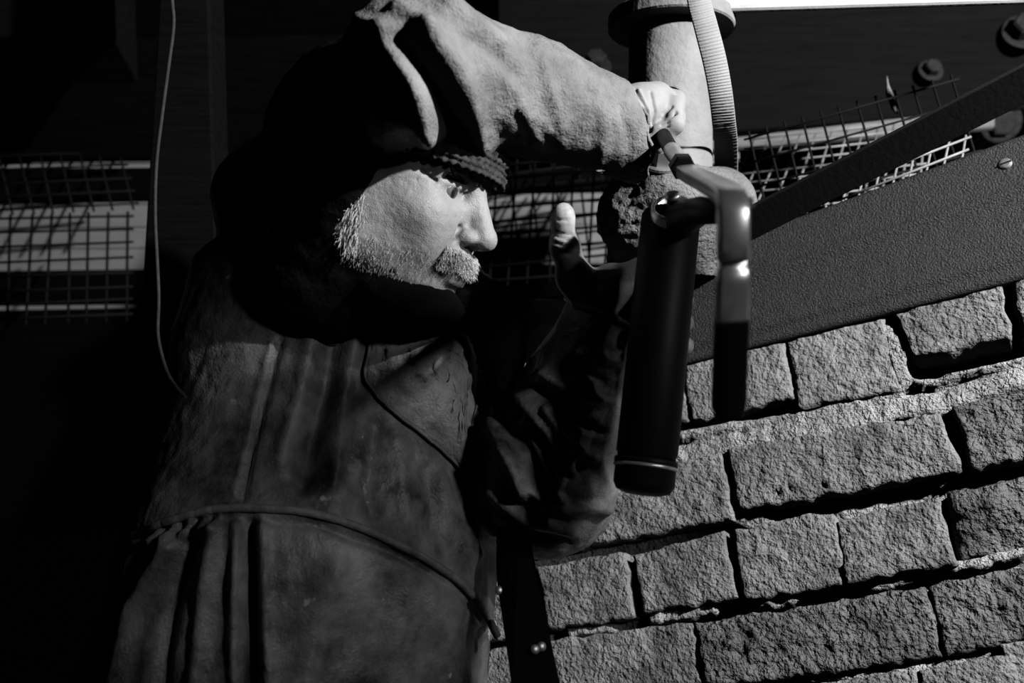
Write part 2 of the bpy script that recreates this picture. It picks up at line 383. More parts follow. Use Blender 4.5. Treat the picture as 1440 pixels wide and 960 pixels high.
# --- bricks, one object each.  quad: TL, TR, BR, BL in wall pixels; height over the wall plane; material
BR = [
 ([(962, 512), (1101, 484), (1116, 560), (974, 592)], 0.004, 'brick_pale'),
 ([(1107, 480), (1240, 450), (1266, 545), (1124, 572)], 0.003, 'brick_pale'),
 ([(1262, 446), (1405, 406), (1421, 476), (1287, 502)], 0.006, 'brick'),
 ([(1422, 392), (1560, 352), (1578, 430), (1440, 468)], 0.006, 'brick'),
 ([(800, 545), (954, 514), (966, 592), (812, 625)], 0.003, 'brick'),
 ([(640, 580), (792, 547), (804, 628), (650, 660)], 0.003, 'brick'),
 ([(700, 700), (1014, 642), (1029, 728), (712, 788)], 0.006, 'brick'),
 ([(1026, 634), (1318, 585), (1352, 662), (1042, 716)], 0.006, 'brick'),
 ([(1345, 576), (1600, 520), (1630, 605), (1370, 660)], 0.004, 'brick_dark'),
 ([(640, 830), (750, 812), (762, 890), (650, 905)], 0.004, 'brick'),
 ([(760, 800), (880, 778), (892, 866), (772, 884)], 0.005, 'brick'),
 ([(893, 783), (1018, 752), (1034, 838), (906, 862)], 0.005, 'brick'),
 ([(1036, 748), (1172, 722), (1186, 820), (1045, 842)], 0.005, 'brick'),
 ([(1178, 735), (1322, 700), (1342, 792), (1192, 818)], 0.002, 'brick'),
 ([(1336, 695), (1560, 648), (1580, 745), (1350, 785)], 0.000, 'brick_dark'),
 ([(640, 925), (766, 903), (776, 990), (650, 1005)], 0.005, 'brick'),
 ([(774, 902), (974, 878), (988, 968), (784, 990)], 0.005, 'brick'),
 ([(980, 880), (1300, 828), (1324, 922), (994, 966)], 0.006, 'brick_dark'),
 ([(1308, 826), (1560, 775), (1585, 868), (1332, 920)], 0.005, 'brick_dark'),
 ([(860, 1005), (1050, 975), (1062, 1060), (870, 1085)], 0.005, 'brick'),
 ([(1058, 972), (1286, 946), (1300, 1035), (1068, 1060)], 0.005, 'brick'),
 ([(1296, 945), (1420, 920), (1440, 1010), (1310, 1032)], 0.005, 'brick'),
 ([(1405, 905), (1600, 880), (1620, 970), (1440, 1010)], 0.004, 'brick_pale'),
]
def norm2(a): return np.sign(a)
for bi, (quad, ht, mn) in enumerate(BR):
    q = np.array([onwall(*p) for p in quad]); q = q + norm2(q - q.mean(0)) * 0.002
    L = np.linalg.norm(q[1] - q[0]); H = np.linalg.norm(q[3] - q[0])
    n1 = max(12, int(L / 0.0035)); n2 = max(10, int(H / 0.0035))
    S, T = np.meshgrid(np.linspace(0, 1, n1), np.linspace(0, 1, n2), indexing='ij')
    uvp = ((1 - S) * (1 - T))[..., None] * q[0] + (S * (1 - T))[..., None] * q[1] + (S * T)[..., None] * q[2] + ((1 - S) * T)[..., None] * q[3]
    p3 = np.concatenate([uvp, np.full(uvp.shape[:2] + (1,), bi * 1.7)], -1)
    de = np.minimum(np.minimum(S, 1 - S) * L, np.minimum(T, 1 - T) * H)        # distance to the brick's edge
    wob = np.stack([vnoise(p3, 60, 4), vnoise(p3 + 9.1, 60, 4)], -1) * 0.0045
    uvp = uvp + wob * np.clip(1 - de / 0.012, 0, 1)[..., None]
    rnd = 0.0028 + 0.003 * np.clip(vnoise(p3 + 4, 30, 2), -1, 1)
    h = ht - np.clip(1 - de / rnd, 0, 1) ** 2 * rnd * 0.8
    worn = 1.6 if mn == 'brick_dark' else 1.0
    h = h + worn * (0.0020 * vnoise(p3, 26, 3) + 0.0024 * vnoise(p3 + 2, 100, 3))
    h = h - 0.010 * np.clip(vnoise(p3 + 7, 16, 2) - 0.42, 0, 1)                 # chips
    if bi == 13:                                                                # brick with a stepped lower band
        h = h + 0.006 * (T > 0.70)
    if bi == 14:                                                                # rounded, weathered brick
        h = h + 0.016 * np.exp(-(((S - 0.22) / 0.24) ** 2 + ((T - 0.30) / 0.28) ** 2)) - 0.008 * T
    if bi == 17:
        h = h - 0.006 * np.exp(-(((S - 0.19) / 0.05) ** 2 + ((T - 0.36) / 0.2) ** 2)) + 0.007 * (np.exp(-(((S - 0.165) / 0.03) ** 2 + ((T - 0.36) / 0.12) ** 2)) > 0.5)
    if bi == 7:
        for (a, b) in ((0.15, 0.45), (0.20, 0.82), (0.26, 0.80), (0.41, 0.83)):
            h = h - 0.006 * np.exp(-(((S - a) / 0.012) ** 2 + ((T - b) / 0.05) ** 2))
    Vb = wallp(uvp[..., 0], uvp[..., 1], h).reshape(-1, 3)
    ii, jj = np.meshgrid(np.arange(n1 - 1), np.arange(n2 - 1), indexing='ij')
    Qb = np.stack([ii * n2 + jj, ii * n2 + jj + 1, (ii + 1) * n2 + jj + 1, (ii + 1) * n2 + jj], -1).reshape(-1, 4).tolist()
    ring = [i * n2 for i in range(n1)] + [(n1 - 1) * n2 + j for j in range(1, n2)] + [i * n2 + n2 - 1 for i in range(n1 - 2, -1, -1)] + [j for j in range(n2 - 2, 0, -1)]
    fu = uvp.reshape(-1, 2)[ring]; bk = wallp(fu[:, 0], fu[:, 1], np.full(len(ring), -0.05)); nb = len(Vb)
    Vb = np.concatenate([Vb, bk]); m_ = len(ring)
    Qb += [[ring[i], ring[(i + 1) % m_], nb + (i + 1) % m_, nb + i] for i in range(m_)]
    Qb.append([nb + i for i in range(m_)])
    link_mesh('brick', Vb, Qb, M[mn], parent=wall)

# --- iron curb plate on top of the wall
def platep(px, py, off):
    r = C(px, py, 1.0); t = (WN @ (W0 + WN * off)) / (WN @ r); return r * t
n1, n2 = 120, 46
S, T = np.meshgrid(np.linspace(0, 1, n1), np.linspace(0, 1, n2), indexing='ij')
tl, tr, br, bl = [platep(*p, 0.016) for p in ((870, 398), (1580, 138), (1580, 352), (870, 532))]
Pp = ((1 - S) * (1 - T))[..., None] * tl + (S * (1 - T))[..., None] * tr + (S * T)[..., None] * br + ((1 - S) * T)[..., None] * bl
de = np.minimum(T, 1 - T) * 0.17
hgt = 0.0006 * vnoise(Pp, 120, 2) + 0.004 * np.exp(-((T - 0.42) / 0.05) ** 2) + 0.003 * (T < 0.42) - 0.003 * np.clip(1 - de / 0.004, 0, 1) ** 2 - 0.004 * np.clip((T - 0.86) / 0.05, 0, 1)
Vp = (Pp + hgt[..., None] * WN).reshape(-1, 3)
ii, jj = np.meshgrid(np.arange(n1 - 1), np.arange(n2 - 1), indexing='ij')
Qp = np.stack([ii * n2 + jj, ii * n2 + jj + 1, (ii + 1) * n2 + jj + 1, (ii + 1) * n2 + jj], -1).reshape(-1, 4).tolist()
ring = [i * n2 for i in range(n1)] + [(n1 - 1) * n2 + j for j in range(1, n2)] + [i * n2 + n2 - 1 for i in range(n1 - 2, -1, -1)] + [j for j in range(n2 - 2, 0, -1)]
nb = len(Vp); Vp = np.concatenate([Vp, Vp[ring] - WN * 0.014]); m_ = len(ring)
Qp += [[ring[i], ring[(i + 1) % m_], nb + (i + 1) % m_, nb + i] for i in range(m_)] + [[nb + i for i in range(m_)]]
plate = tag(link_mesh('iron_plate', Vp, Qp, M['plate']), 'dark pitted iron plate lying along the top of the brick wall', 'metal plate')
# slotted screw in the plate
sc = platep(1414, 230, 0.0195); ru = WU; rv = WV
scr = tag(link_mesh('slotted_screw', *lathe(sc - WN * 0.004, WN, [(0, 0.0068), (0.0045, 0.0068), (0.0056, 0.0058), (0.006, 0.004)], 24), M['steel'], smooth=False), 'slotted screw head in the dark iron plate', 'screw')
a, b = norm(WU + 0.1 * WV), norm(WV - 0.1 * WU)
link_mesh('slot', *boxq([sc + WN * 0.0026 + a * s1 * 0.006 + b * s2 * 0.0009 for s1, s2 in ((-1, -1), (1, -1), (1, 1), (-1, 1))], [sc + WN * 0.001 + a * s1 * 0.006 + b * s2 * 0.0009 for s1, s2 in ((-1, -1), (1, -1), (1, 1), (-1, 1))]), M['bar'], parent=scr, smooth=False)

# --- flat bar running up to the right
f = [C(1030, 306, 1.02), C(1470, 78, 0.86), C(1470, 132, 0.86), C(1030, 352, 1.02)]
bk = [p + np.array([0.004, 0.006, -0.012]) for p in f]
bevel(tag(link_mesh('flat_bar', *boxq(f[::-1], bk[::-1]), M['bar'], smooth=False), 'black flat steel bar slanting across in front of the wire mesh', 'bar'), 0.0012)

# --- timbers above
def beam(name, q, d, thick, m, label, back=None, cat='beam', grid=None):
    """q: TL,TR,BR,BL pixels of the front face, d: depth of the left and right end, thick: extent away from the viewer"""
    fr = [C(q[0][0], q[0][1], d[0]), C(q[1][0], q[1][1], d[1]), C(q[2][0], q[2][1], d[1]), C(q[3][0], q[3][1], d[0])]
    wb = np.array([0, math.cos(math.pi / 2 - PITCH) * 0, 0])
    away = norm(np.array([0, -math.sin(PITCH), -math.cos(PITCH)])) * thick      # level, away from the viewer
    bk = [p + away for p in fr]
    o = link_mesh(name, *boxq(fr[::-1], bk[::-1]), m, smooth=False); bevel(o, 0.004)
    return tag(o, label, cat)
beam('painted_beam', [(934, -130), (1500, -150), (1500, -2), (925, 15)], (1.125, 1.11), 0.010, M['white'], 'white painted beam resting on the flange of the iron column')
beam('timber_beam', [(700, -160), (1600, -180), (1600, 140), (700, 210)], (1.80, 1.78), 0.03, M['tar'], 'dark stained timber beam running behind the iron column')  # upper part of one beam, its shade put into the near-black colour
beam('pale_timber_rail', [(1000, 196), (1400, 150), (1400, 178), (1000, 209)], (1.78, 1.76), 0.015, M['palewood'], 'pale weathered rail below the dark beam behind the wire mesh', cat='rail')  # light patch on that beam, made as a separate pale strip

# ceiling boards
ceil_base = None
zc = 2.3
Vc, Fc_ = boxq([np.array([-2.2, -1.2, zc + 0.02]), np.array([2.2, -1.2, zc + 0.02]), np.array([2.2, 3.0, zc + 0.02]), np.array([-2.2, 3.0, zc + 0.02])], [np.array([-2.2, -1.2, zc + 0.04]), np.array([2.2, -1.2, zc + 0.04]), np.array([2.2, 3.0, zc + 0.04]), np.array([-2.2, 3.0, zc + 0.04])])
ceil = link_mesh('ceiling', Vc, [f_[::-1] for f_ in Fc_], M['tar'], cs=False, smooth=False, base=np.array([0, 1.0, zc])); ceil['kind'] = 'structure'
for i in range(21):
    y0 = -1.2 + i * 0.2
    q0 = [np.array([-2.2, y0 + 0.004, zc]), np.array([2.2, y0 + 0.004, zc]), np.array([2.2, y0 + 0.196, zc]), np.array([-2.2, y0 + 0.196, zc])]
    link_mesh('plank', *boxq(q0[::-1], [p + np.array([0, 0, 0.02]) for p in q0[::-1]]), M['tar'], parent=ceil, cs=False, smooth=False)

# --- back wall of sloping pale boards with black battens for the shade on them
def backp(px, py, off=0.0): 
    d = 2.02 + (py - 330) * 0.0012
    return C(px, py, d - off)
bw = thing('wall_back', 'x', 'wall', toW(backp(500, 470))); del bw['label'], bw['category']; bw['kind'] = 'structure'
ypx = [190, 232, 262, 290, 322, 352, 384, 416, 450]
for y0_, y1_ in zip(ypx[:-1], ypx[1:]):
    sk = 0.0
    fr = [backp(-260, y0_ + 1), backp(1040, y0_ + 1 - 8), backp(1040, y1_ - 8), backp(-260, y1_)]
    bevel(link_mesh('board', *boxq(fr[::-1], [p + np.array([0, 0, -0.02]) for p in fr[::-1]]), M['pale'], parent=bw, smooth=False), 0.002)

def shade_strip(q, off, label, m='tar', th=0.01):  # near-black strips in place of the shadows across the pale boards
    fr = [backp(x, y, off) for x, y in q]
    o = link_mesh('tarred_batten', *boxq(fr[::-1], [p + np.array([0, 0, -th]) for p in fr[::-1]]), M[m], smooth=False); bevel(o, 0.002)
    return tag(o, label, 'batten')
shade_strip([(-260, 60), (690, 46), (690, 217), (-260, 226)], 0.012, 'broad tarred board above the narrow lit gap')
shade_strip([(-260, 239), (1040, 229), (1040, 262), (-260, 288)], 0.012, 'tarred batten between the narrow lit gap and the wide lit gap')
shade_strip([(-260, 384), (1040, 368), (1040, 414), (-260, 430)], 0.012, 'tarred batten along the lower edge of the lit boards')
shade_strip([(-260, 441), (1040, 416), (1040, 700), (-260, 760)], 0.012, 'broad tarred board below the thin lower lit gap')
# corner post and upper left timber
beam('tarred_post', [(232, -160), (290, -160), (310, 560), (190, 560)], (1.28, 1.28), 0.08, M['tar'], 'black tarred post standing behind the hanging cord', cat='post')  # post widened to cover boards that the shoulder would shade
beam('old_joist', [(-200, -140), (150, -150), (157, 48), (-200, 53)], (1.5, 1.5), 0.12, M['tar'], 'end of a grained dark joist above the tarred boards')

# --- wire mesh panels
def mesh_panel(name, o, eu, ev, nu_, nv_, su, sv, r, m, label, ext=0.35, ragged=0.0):
    """o: corner, eu/ev unit directions, nu_ wires along ev spaced su, nv_ wires along eu spaced sv"""
    parts = []; nrm = np.cross(eu, ev)
    for i in range(nu_):
        j1, j2 = rng.uniform(-1, 1, 2) * ragged
        a_ = o + eu * (i * su) - ev * (sv * ext) + eu * j1 * su; b_ = o + eu * (i * su) + ev * ((nv_ - 1) * sv + sv * ext) + eu * j2 * su
        parts.append(tube([a_, b_], r, 6))
    for j in range(nv_):
        j1, j2 = rng.uniform(-1, 1, 2) * ragged
        a_ = o + ev * (j * sv) - eu * (su * ext) + nrm * 1.8 * r + ev * j1 * sv; b_ = o + ev * (j * sv) + eu * ((nu_ - 1) * su + su * ext) + nrm * 1.8 * r + ev * j2 * sv
        parts.append(tube([a_, b_], r, 6))
    return tag(link_mesh(name, *join(parts), m), label, 'wire mesh')
def panel_px(name, p00, p10, p01, nu_, nv_, r, m, label, ragged=0.0, ext=0.35):
    eu = p10 - p00; ev = p01 - p00
    su = np.linalg.norm(eu) / (nu_ - 1); sv = np.linalg.norm(ev) / (nv_ - 1)
    return mesh_panel(name, p00, norm(eu), norm(ev), nu_, nv_, su, sv, r, m, label, ext, ragged)
# left of the man
panel_px('wire_mesh', C(-20, 452, 1.72), C(178, 444, 1.76), C(-12, 309, 1.78), 8, 8, 0.0027, M['wiredark'], 'blackened wire mesh hanging before lit boards beside the tarred post', 0.10)
panel_px('wire_mesh', C(-40, 298, 1.83), C(186, 288, 1.85), C(-56, 224, 1.86), 9, 5, 0.0024, M['wiredark'], 'blackened wire mesh with skewed squares across the narrow lit gap', 0.06)
# behind the face
panel_px('wire_mesh', C(660, 398, 1.72), C(880, 380, 1.70), C(676, 236, 1.78), 9, 9, 0.0027, M['wiredark'], "blackened wire mesh behind the man's face and thumb", 0.14)
panel_px('wire_mesh', C(660, 372, 1.80), C(860, 352, 1.80), C(648, 250, 1.84), 7, 6, 0.0024, M['wiredark'], "second skewed layer of wire mesh behind the man's face", 0.2)  # doubled wires in place of the mesh's cast shadow
# right: upright dark panel and a lit panel lying flatter behind it
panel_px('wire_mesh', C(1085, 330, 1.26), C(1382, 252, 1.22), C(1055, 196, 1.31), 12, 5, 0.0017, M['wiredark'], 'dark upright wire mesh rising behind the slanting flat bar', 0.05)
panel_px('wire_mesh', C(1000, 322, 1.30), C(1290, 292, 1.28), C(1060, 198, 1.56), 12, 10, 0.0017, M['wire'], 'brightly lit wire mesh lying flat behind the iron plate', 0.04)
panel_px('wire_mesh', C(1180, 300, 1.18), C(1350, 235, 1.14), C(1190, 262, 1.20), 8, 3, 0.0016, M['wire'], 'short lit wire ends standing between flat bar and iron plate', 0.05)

# --- unseen slatted flag added at right to keep the lamp off the man's chest
fl_f = norm(C(850, 400, 1.0) - LAMP_C); fl_r = norm(np.cross(fl_f, [0, 1, 0])); fl_u = np.cross(fl_r, fl_f)
SC_D = 0.70; SC_X = (-21.3, 0.5); SC_N = 11; SC_OPEN = 0.05
def flag_top(x): return 3.2 if x < -11.8 else 1.5 if x < -9.5 else 0.3 if x < -5 else 1.3 if x < -1 else -3.5
UPC = np.array([0, math.cos(PITCH), math.sin(PITCH) * -1.0])               # world up in camera axes
def slat_top(x):
    b_ = toW(LAMP_C + SC_D * (fl_f + x / 100 * fl_r)); b_[2] += flag_top(x) / 100 * SC_D / (UPC @ fl_u); return b_
tops = [slat_top(x) for x in np.linspace(SC_X[0], SC_X[1], SC_N)]
hd = norm([tops[-1][0] - tops[0][0], tops[-1][1] - tops[0][1], 0]); hn = np.array([-hd[1], hd[0], 0])
scr_b = np.mean(tops, 0); scr_b[2] = 0
unseen_flag = thing('wall_right', 'x', 'wall', scr_b); del unseen_flag['label'], unseen_flag['category']; unseen_flag['kind'] = 'structure'
pitch_w = np.linalg.norm((tops[-1] - tops[0])[:2]) / (SC_N - 1); hw_ = pitch_w * (1 - SC_OPEN) / 2
for tp in tops:
    lo_p = np.array([tp[0], tp[1], 0.0])
    q0 = [lo_p - hd * hw_, lo_p + hd * hw_, tp + hd * hw_, tp - hd * hw_]
    link_mesh('slat', *boxq(q0, [p + hn * 0.006 for p in q0]), M['timber'], parent=unseen_flag, cs=False, smooth=False)

# --- iron column with flange and boss
col_b = C(940, 300, 1.16); col_t = C(944, 22, 1.17); ca = norm(col_t - col_b); cl = np.linalg.norm(col_t - col_b)
column = thing('iron_column', 'pale painted cast iron column with a flange under the white beam', 'column', toW(col_b - ca * 0.05))
prof = [(-0.03, 0.056), (0.0, 0.0545), (cl * 0.5, 0.053), (cl * 0.78, 0.053), (cl * 0.9, 0.0535), (cl - 0.014, 0.056)]
link_mesh('shaft', *lathe(col_b, ca, prof, 64), M['iron'], parent=column)
link_mesh('flange', *lathe(col_t - ca * 0.020, ca, [(0, 0.054), (0.0, 0.078), (0.002, 0.080), (0.017, 0.080), (0.019, 0.078), (0.019, 0.01)], 64), M['iron'], parent=column, smooth=False)
# boss: rough casting that the column is bolted into
sb = Sculpt([0.06, 0.08, -1.36], [0.36, 0.30, -0.98], 0.0032)
sb.ell(C(935, 298, 1.13), (0.075, 0.062, 0.075), 0.02)
sb.cap(C(900, 305, 1.10), C(930, 272, 1.08), 0.052, 0.045, 0.02)
sb.cap(C(975, 292, 1.13), C(1008, 290, 1.16), 0.05, 0.05, 0.012)
sb.cap(C(940, 330, 1.16), C(930, 380, 1.18), 0.075, 0.07, 0.02)
Vs, Qs = sb.mesh(); Vs = relax(Vs, Qs, 1)
ns_ = vnormals(Vs, Qs); Pz = pix(Vs)
rough = np.clip((975 - Pz[:, 0]) / 30, 0, 1)
Vs = Vs + ns_ * ((0.0022 * vnoise(Vs, 150, 3) + 0.002 * vnoise(Vs, 60, 2)) * (0.25 + rough))[:, None]
link_mesh('bearing_casting', Vs, Qs, M['ironrough'], parent=column)
def hexbolt(name, p, axis, r, h, m, label=None, parent=None, washer=True):
    axis = norm(axis); parts = [lathe(p, axis, [(0, r), (h * 0.85, r), (h, r * 0.86)], 6)]
    if washer: parts.append(lathe(p - axis * 0.002, axis, [(0, r * 1.5), (0.003, r * 1.5), (0.004, r * 1.3)], 24))
    o = link_mesh(name, *join(parts), m, parent=parent, smooth=False)
    if label: tag(o, label, 'bolt')
    return o
hexbolt('hex_bolt', C(928, 232, 1.05), (0.05, 0.8, 0.55), 0.0125, 0.022, M['steel'], parent=column)
hexbolt('hex_bolt', C(838, 94, 1.77), (-0.05, 0.55, 0.8), 0.020, 0.030, M['boltiron'], 'hexagon bolt head in dark timber above the raised sleeve')
hexbolt('hex_bolt', C(1309, 99, 1.77), (0, 0.35, 0.9), 0.016, 0.018, M['boltiron'], 'hexagon bolt head in the dark beam above the mesh corner')
hexbolt('hex_bolt', C(1440, 44, 1.76), (-0.2, 0.35, 0.9), 0.026, 0.03, M['boltiron'], 'large hexagon bolt with washer high in the dark beam')
hexbolt('timber_plug', C(1408, 172, 1.80), (-0.1, -0.3, 0.9), 0.026, 0.015, M['boltiron'], 'round wooden plug just above the end of the iron plate')
# twisted wire tie
P = spline([C(1247, 108, 1.36), C(1250, 130, 1.33), C(1256, 146, 1.31), C(1262, 160, 1.30)], 14)
tag(link_mesh('twisted_tie', *tube(P, [0.0012, 0.0015, 0.002, 0.003, 0.0045, 0.005, 0.005, 0.0045, 0.0045, 0.005, 0.005, 0.004, 0.003, 0.001], 8), M['palewood']), 'small twisted scrap of tie hanging from the mesh', 'tie')

# --- webbing strap
cl_px = spline([(978, -40, 1.0), (983, 0, 1.0), (993, 38, 1.0), (1005, 85, 1.01), (1013, 128, 1.03), (1018, 170, 1.07), (1021, 205, 1.13), (1021, 262, 1.24)], 260)
Vst = []; Fst = []
for i, (x, y, d) in enumerate(cl_px):
    a_ = cl_px[max(i - 1, 0)]; b_ = cl_px[min(i + 1, len(cl_px) - 1)]; t = norm((b_ - a_)[:2]); nx, ny = t[1], -t[0]
    hw = 17.0 - 0.5 * abs(x - 1000) / 20; rib = 0.0010 * math.sin(i * 2 * math.pi / 3.6)
    L_, R_ = C(x - abs(nx) * hw, y - ny * np.sign(nx) * hw, d), C(x + abs(nx) * hw, y + ny * np.sign(nx) * hw, d + 0.004)
    for s_ in (0, 0.04, 0.5, 0.96, 1.0):
        e_ = 0.0012 if 0 < s_ < 1 else 0
        Vst.append(L_ + (R_ - L_) * s_ + np.array([0, 0, e_ + (rib if 0 < s_ < 1 else 0)]))
    for s_ in (1.0, 0.0): Vst.append(L_ + (R_ - L_) * s_ + np.array([0, 0, -0.0014]))
n_ = 7
for i in range(len(cl_px) - 1):
    for k in range(n_):
        k2 = (k + 1) % n_; Fst.append([i * n_ + k, (i + 1) * n_ + k, (i + 1) * n_ + k2, i * n_ + k2])
tag(link_mesh('webbing_strap', np.array(Vst), Fst, M['strap']), 'pale ribbed webbing strap hanging beside the iron column', 'strap')

# --- hanging cord on the left
P = spline([C(x, y, 0.85) for x, y in ((240, -520), (241, -220), (242, -40), (242, 0), (244, 36), (237, 92), (228, 160), (220, 228), (218, 300), (221, 370), (223, 420), (222, 470), (230, 508), (241, 534), (262, 560))], 130)
tag(link_mesh('hanging_cord', *tube(P, 0.0017, 8), M['cord']), 'thin grey cord hanging in front of the black post', 'cord')

# ================================================================== THE MAN
base_w = toW(C(415, 1010, 0.98)); base_w[2] = 0.0
man = thing('person', 'man in dark coverall and knitted hat reaching up with a grease gun', 'person', base_w)

# --- head (own axes: forward, side towards the viewer, up)
ang = math.radians(17); up = norm([0.24, 0.97, 0.0]); c_, s_ = math.cos(ang), math.sin(ang)
fw = np.array([up[1] * c_, -up[0] * c_, s_]); sd = np.cross(up, fw) * -1
if sd[2] < 0: sd = -sd
EYE = C(632, 263, 0.90)
HC = EYE - 0.078 * fw - 0.032 * sd
HR = np.stack([fw, sd, up])
HFLIP = np.linalg.det(HR) < 0                # mirrored axes turn the faces over
def hq(Fc): return [list(f_)[::-1] for f_ in (Fc.tolist() if isinstance(Fc, np.ndarray) else Fc)] if HFLIP else Fc
def h2c(p): return np.asarray(p) @ HR + HC
h = 0.00165
s = Sculpt([-0.125, -0.1, -0.20], [0.14, 0.1, 0.13], h)
s.ell((-0.012, 0, 0.035), (0.098, 0.077, 0.088), 0.01)                 # skull
s.ell((0.030, 0, 0.0), (0.066, 0.066, 0.078), 0.03)                    # front of the face
s.ell((0.035, 0, -0.05), (0.058, 0.054, 0.06), 0.03)                   # maxilla
s.ell((0.058, 0, -0.098), (0.030, 0.030, 0.022), 0.03)                 # chin
for y in (-1, 1):
    s.cap((0.062, y * 0.024, -0.098), (0.0, y * 0.056, -0.068), 0.016, 0.016, 0.03)  # jaw
    s.cap((0.0, y * 0.056, -0.068), (-0.01, y * 0.062, -0.01), 0.016, 0.014, 0.03)
    s.ell((0.008, y * 0.040, -0.030), (0.062, 0.034, 0.060), 0.02)     # side of the face
    s.ell((0.062, y * 0.046, -0.030), (0.022, 0.020, 0.018), 0.02)     # cheekbone
    s.ell((0.070, y * 0.034, -0.055), (0.020, 0.018, 0.024), 0.018)    # cheek
    s.cap((0.088, y * 0.014, 0.020), (0.072, y * 0.050, 0.018), 0.011, 0.009, 0.014)   # brow ridge
    s.ell((-0.012, y * 0.076, -0.018), (0.018, 0.009, 0.032), 0.006)   # ear
    s.ell((0.086, y * 0.033, -0.002), (0.016, 0.020, 0.013), 0.010, 's')               # eye socket
s.cap((0.090, 0, 0.010), (0.113, 0, -0.036), 0.0095, 0.0115, 0.012)    # nose bridge
s.ell((0.113, 0, -0.041), (0.0145, 0.0115, 0.0110), 0.008)             # nose tip
for y in (-1, 1):
    s.ell((0.099, y * 0.0145, -0.043), (0.0125, 0.0075, 0.0085), 0.005)                # nostril wing
    s.ell((0.106, y * 0.0075, -0.054), (0.006, 0.004, 0.005), 0.003, 's')
    # lids: upper fold, lower lid bag
    s.cap((0.0800, y * 0.020, -0.004), (0.0735, y * 0.046, -0.004), 0.0070, 0.0062, 0.006)   # eyeball mass under lids
    s.cap((0.0880, y * 0.019, 0.0040), (0.0770, y * 0.048, 0.0010), 0.0040, 0.0036, 0.003)     # upper lid
    s.cap((0.0862, y * 0.019, -0.0130), (0.0768, y * 0.047, -0.0112), 0.0034, 0.0034, 0.004)  # lower lid
    s.cap((0.0855, y * 0.022, -0.0205), (0.0775, y * 0.045, -0.0195), 0.0046, 0.0044, 0.005)    # bag
    s.cap((0.0930, y * 0.019, -0.036), (0.0840, y * 0.034, -0.066), 0.0030, 0.0022, 0.006, 's')   # nasolabial fold
    s.cap((0.0800, y * 0.040, -0.024), (0.0880, y * 0.022, -0.027), 0.0022, 0.0020, 0.003, 's')   # tear trough
    for (q0, q1) in (((0.0715, 0.0535, 0.000), (0.058, 0.0635, 0.006)), ((0.0710, 0.054, -0.005), (0.056, 0.0645, -0.006)), ((0.069, 0.0545, -0.011), (0.056, 0.063, -0.018))):
        s.cap((q0[0], y * q0[1], q0[2]), (q1[0], y * q1[1], q1[2]), 0.0015, 0.0010, 0.003, 's')     # crow's feet
    s.cap((0.063, y * 0.045, -0.062), (0.045, y * 0.050, -0.100), 0.002, 0.0015, 0.006, 's')        # cheek crease
s.ell((0.092, 0, -0.066), (0.014, 0.026, 0.011), 0.012)                # upper lip and moustache mass
s.cap((0.097, -0.018, -0.076), (0.097, 0.018, -0.076), 0.005, 0.005, 0.006)
s.cap((0.102, -0.02, -0.0805), (0.102, 0.02, -0.0805), 0.0022, 0.0022, 0.002, 's')
s.cap((0.094, -0.015, -0.086), (0.094, 0.015, -0.086), 0.0065, 0.0065, 0.006)
s.cap((-0.02, 0, -0.06), (-0.040, 0, -0.135), 0.056, 0.052, 0.03)       # neck
Vh, Qh = s.mesh(); Vh = relax(Vh, Qh, 1)
head_local = Vh.copy(); nh = vnormals(Vh, Qh)
Vh = Vh + nh * (0.0004 * vnoise(Vh, 220, 3) + 0.0006 * vnoise(Vh, 70, 2))[:, None]
head = link_mesh('head', h2c(Vh), hq(Qh), M['skin'], parent=man)
for y in (1, -1):
    ec = np.array([0.0746, y * 0.033, -0.0035])
    V_, F_ = lathe(np.zeros(3), np.array([1.0, 0, 0]), [(0.0118 * -math.cos(a), 0.0118 * math.sin(a)) for a in np.linspace(0.05, 3.09, 14)], 20)
    eb = link_mesh('eyeball', h2c(V_ + ec), hq(F_), M['eye'], parent=head)
    look = norm([0.9, -0.1 * y + 0.1, -0.12])
    link_mesh('iris', h2c(np.array(lathe(ec + look * 0.0100, look, [(0, 0.0062), (0.0016, 0.0056), (0.0024, 0.003)], 18)[0])), hq(lathe(ec, look, [(0, .1), (1, .1), (2, .1)], 18)[1]), M['iris'], parent=head)

# --- hair strands: moustache, stubble, sideburn, brows (one soft mass each)
def strands(name, sel, count, length, spread, dirf, m, seed, wd=0.00035):
    r = np.random.default_rng(seed); idx = np.flatnonzero(sel); 
    if len(idx) == 0: return
    pick = r.choice(idx, count); V = []; Fs = []
    for i in pick:
        p = head_local[i] + r.normal(0, 0.0006, 3); n = nh[i]; d = norm(dirf(p, n) + r.normal(0, spread, 3)); l_ = length * r.uniform(0.5, 1.2)
        sde = norm(np.cross(d, n + 0.01)) * wd; up_ = norm(np.cross(sde, d)) * wd; k = len(V)
        mid = p + d * l_ * 0.6 + n * l_ * 0.12; tip = p + d * l_
        V += [p - sde, p + sde, p + up_, mid - sde * .8, mid + sde * .8, mid + up_, tip]
        Fs += [[k, k + 1, k + 4, k + 3], [k + 1, k + 2, k + 5, k + 4], [k + 2, k, k + 3, k + 5], [k + 3, k + 4, k + 6], [k + 4, k + 5, k + 6], [k + 5, k + 3, k + 6]]
    o = link_mesh(name, h2c(np.array(V)), hq(Fs), m, parent=head); o['kind'] = 'stuff'
x, y, z = head_local.T; ay = np.abs(y)
must = (x > 0.072) & (z < -0.057) & (z > -0.077) & (ay < 0.038) & (nh[:, 0] > 0.1)
strands('moustache', must, 2600, 0.011, 0.22, lambda p, n: np.array([0.25, np.sign(p[1]) * (0.2 + 14 * abs(p[1])), -0.9]) + 0.35 * n, M['hair'], 1, 0.00028)
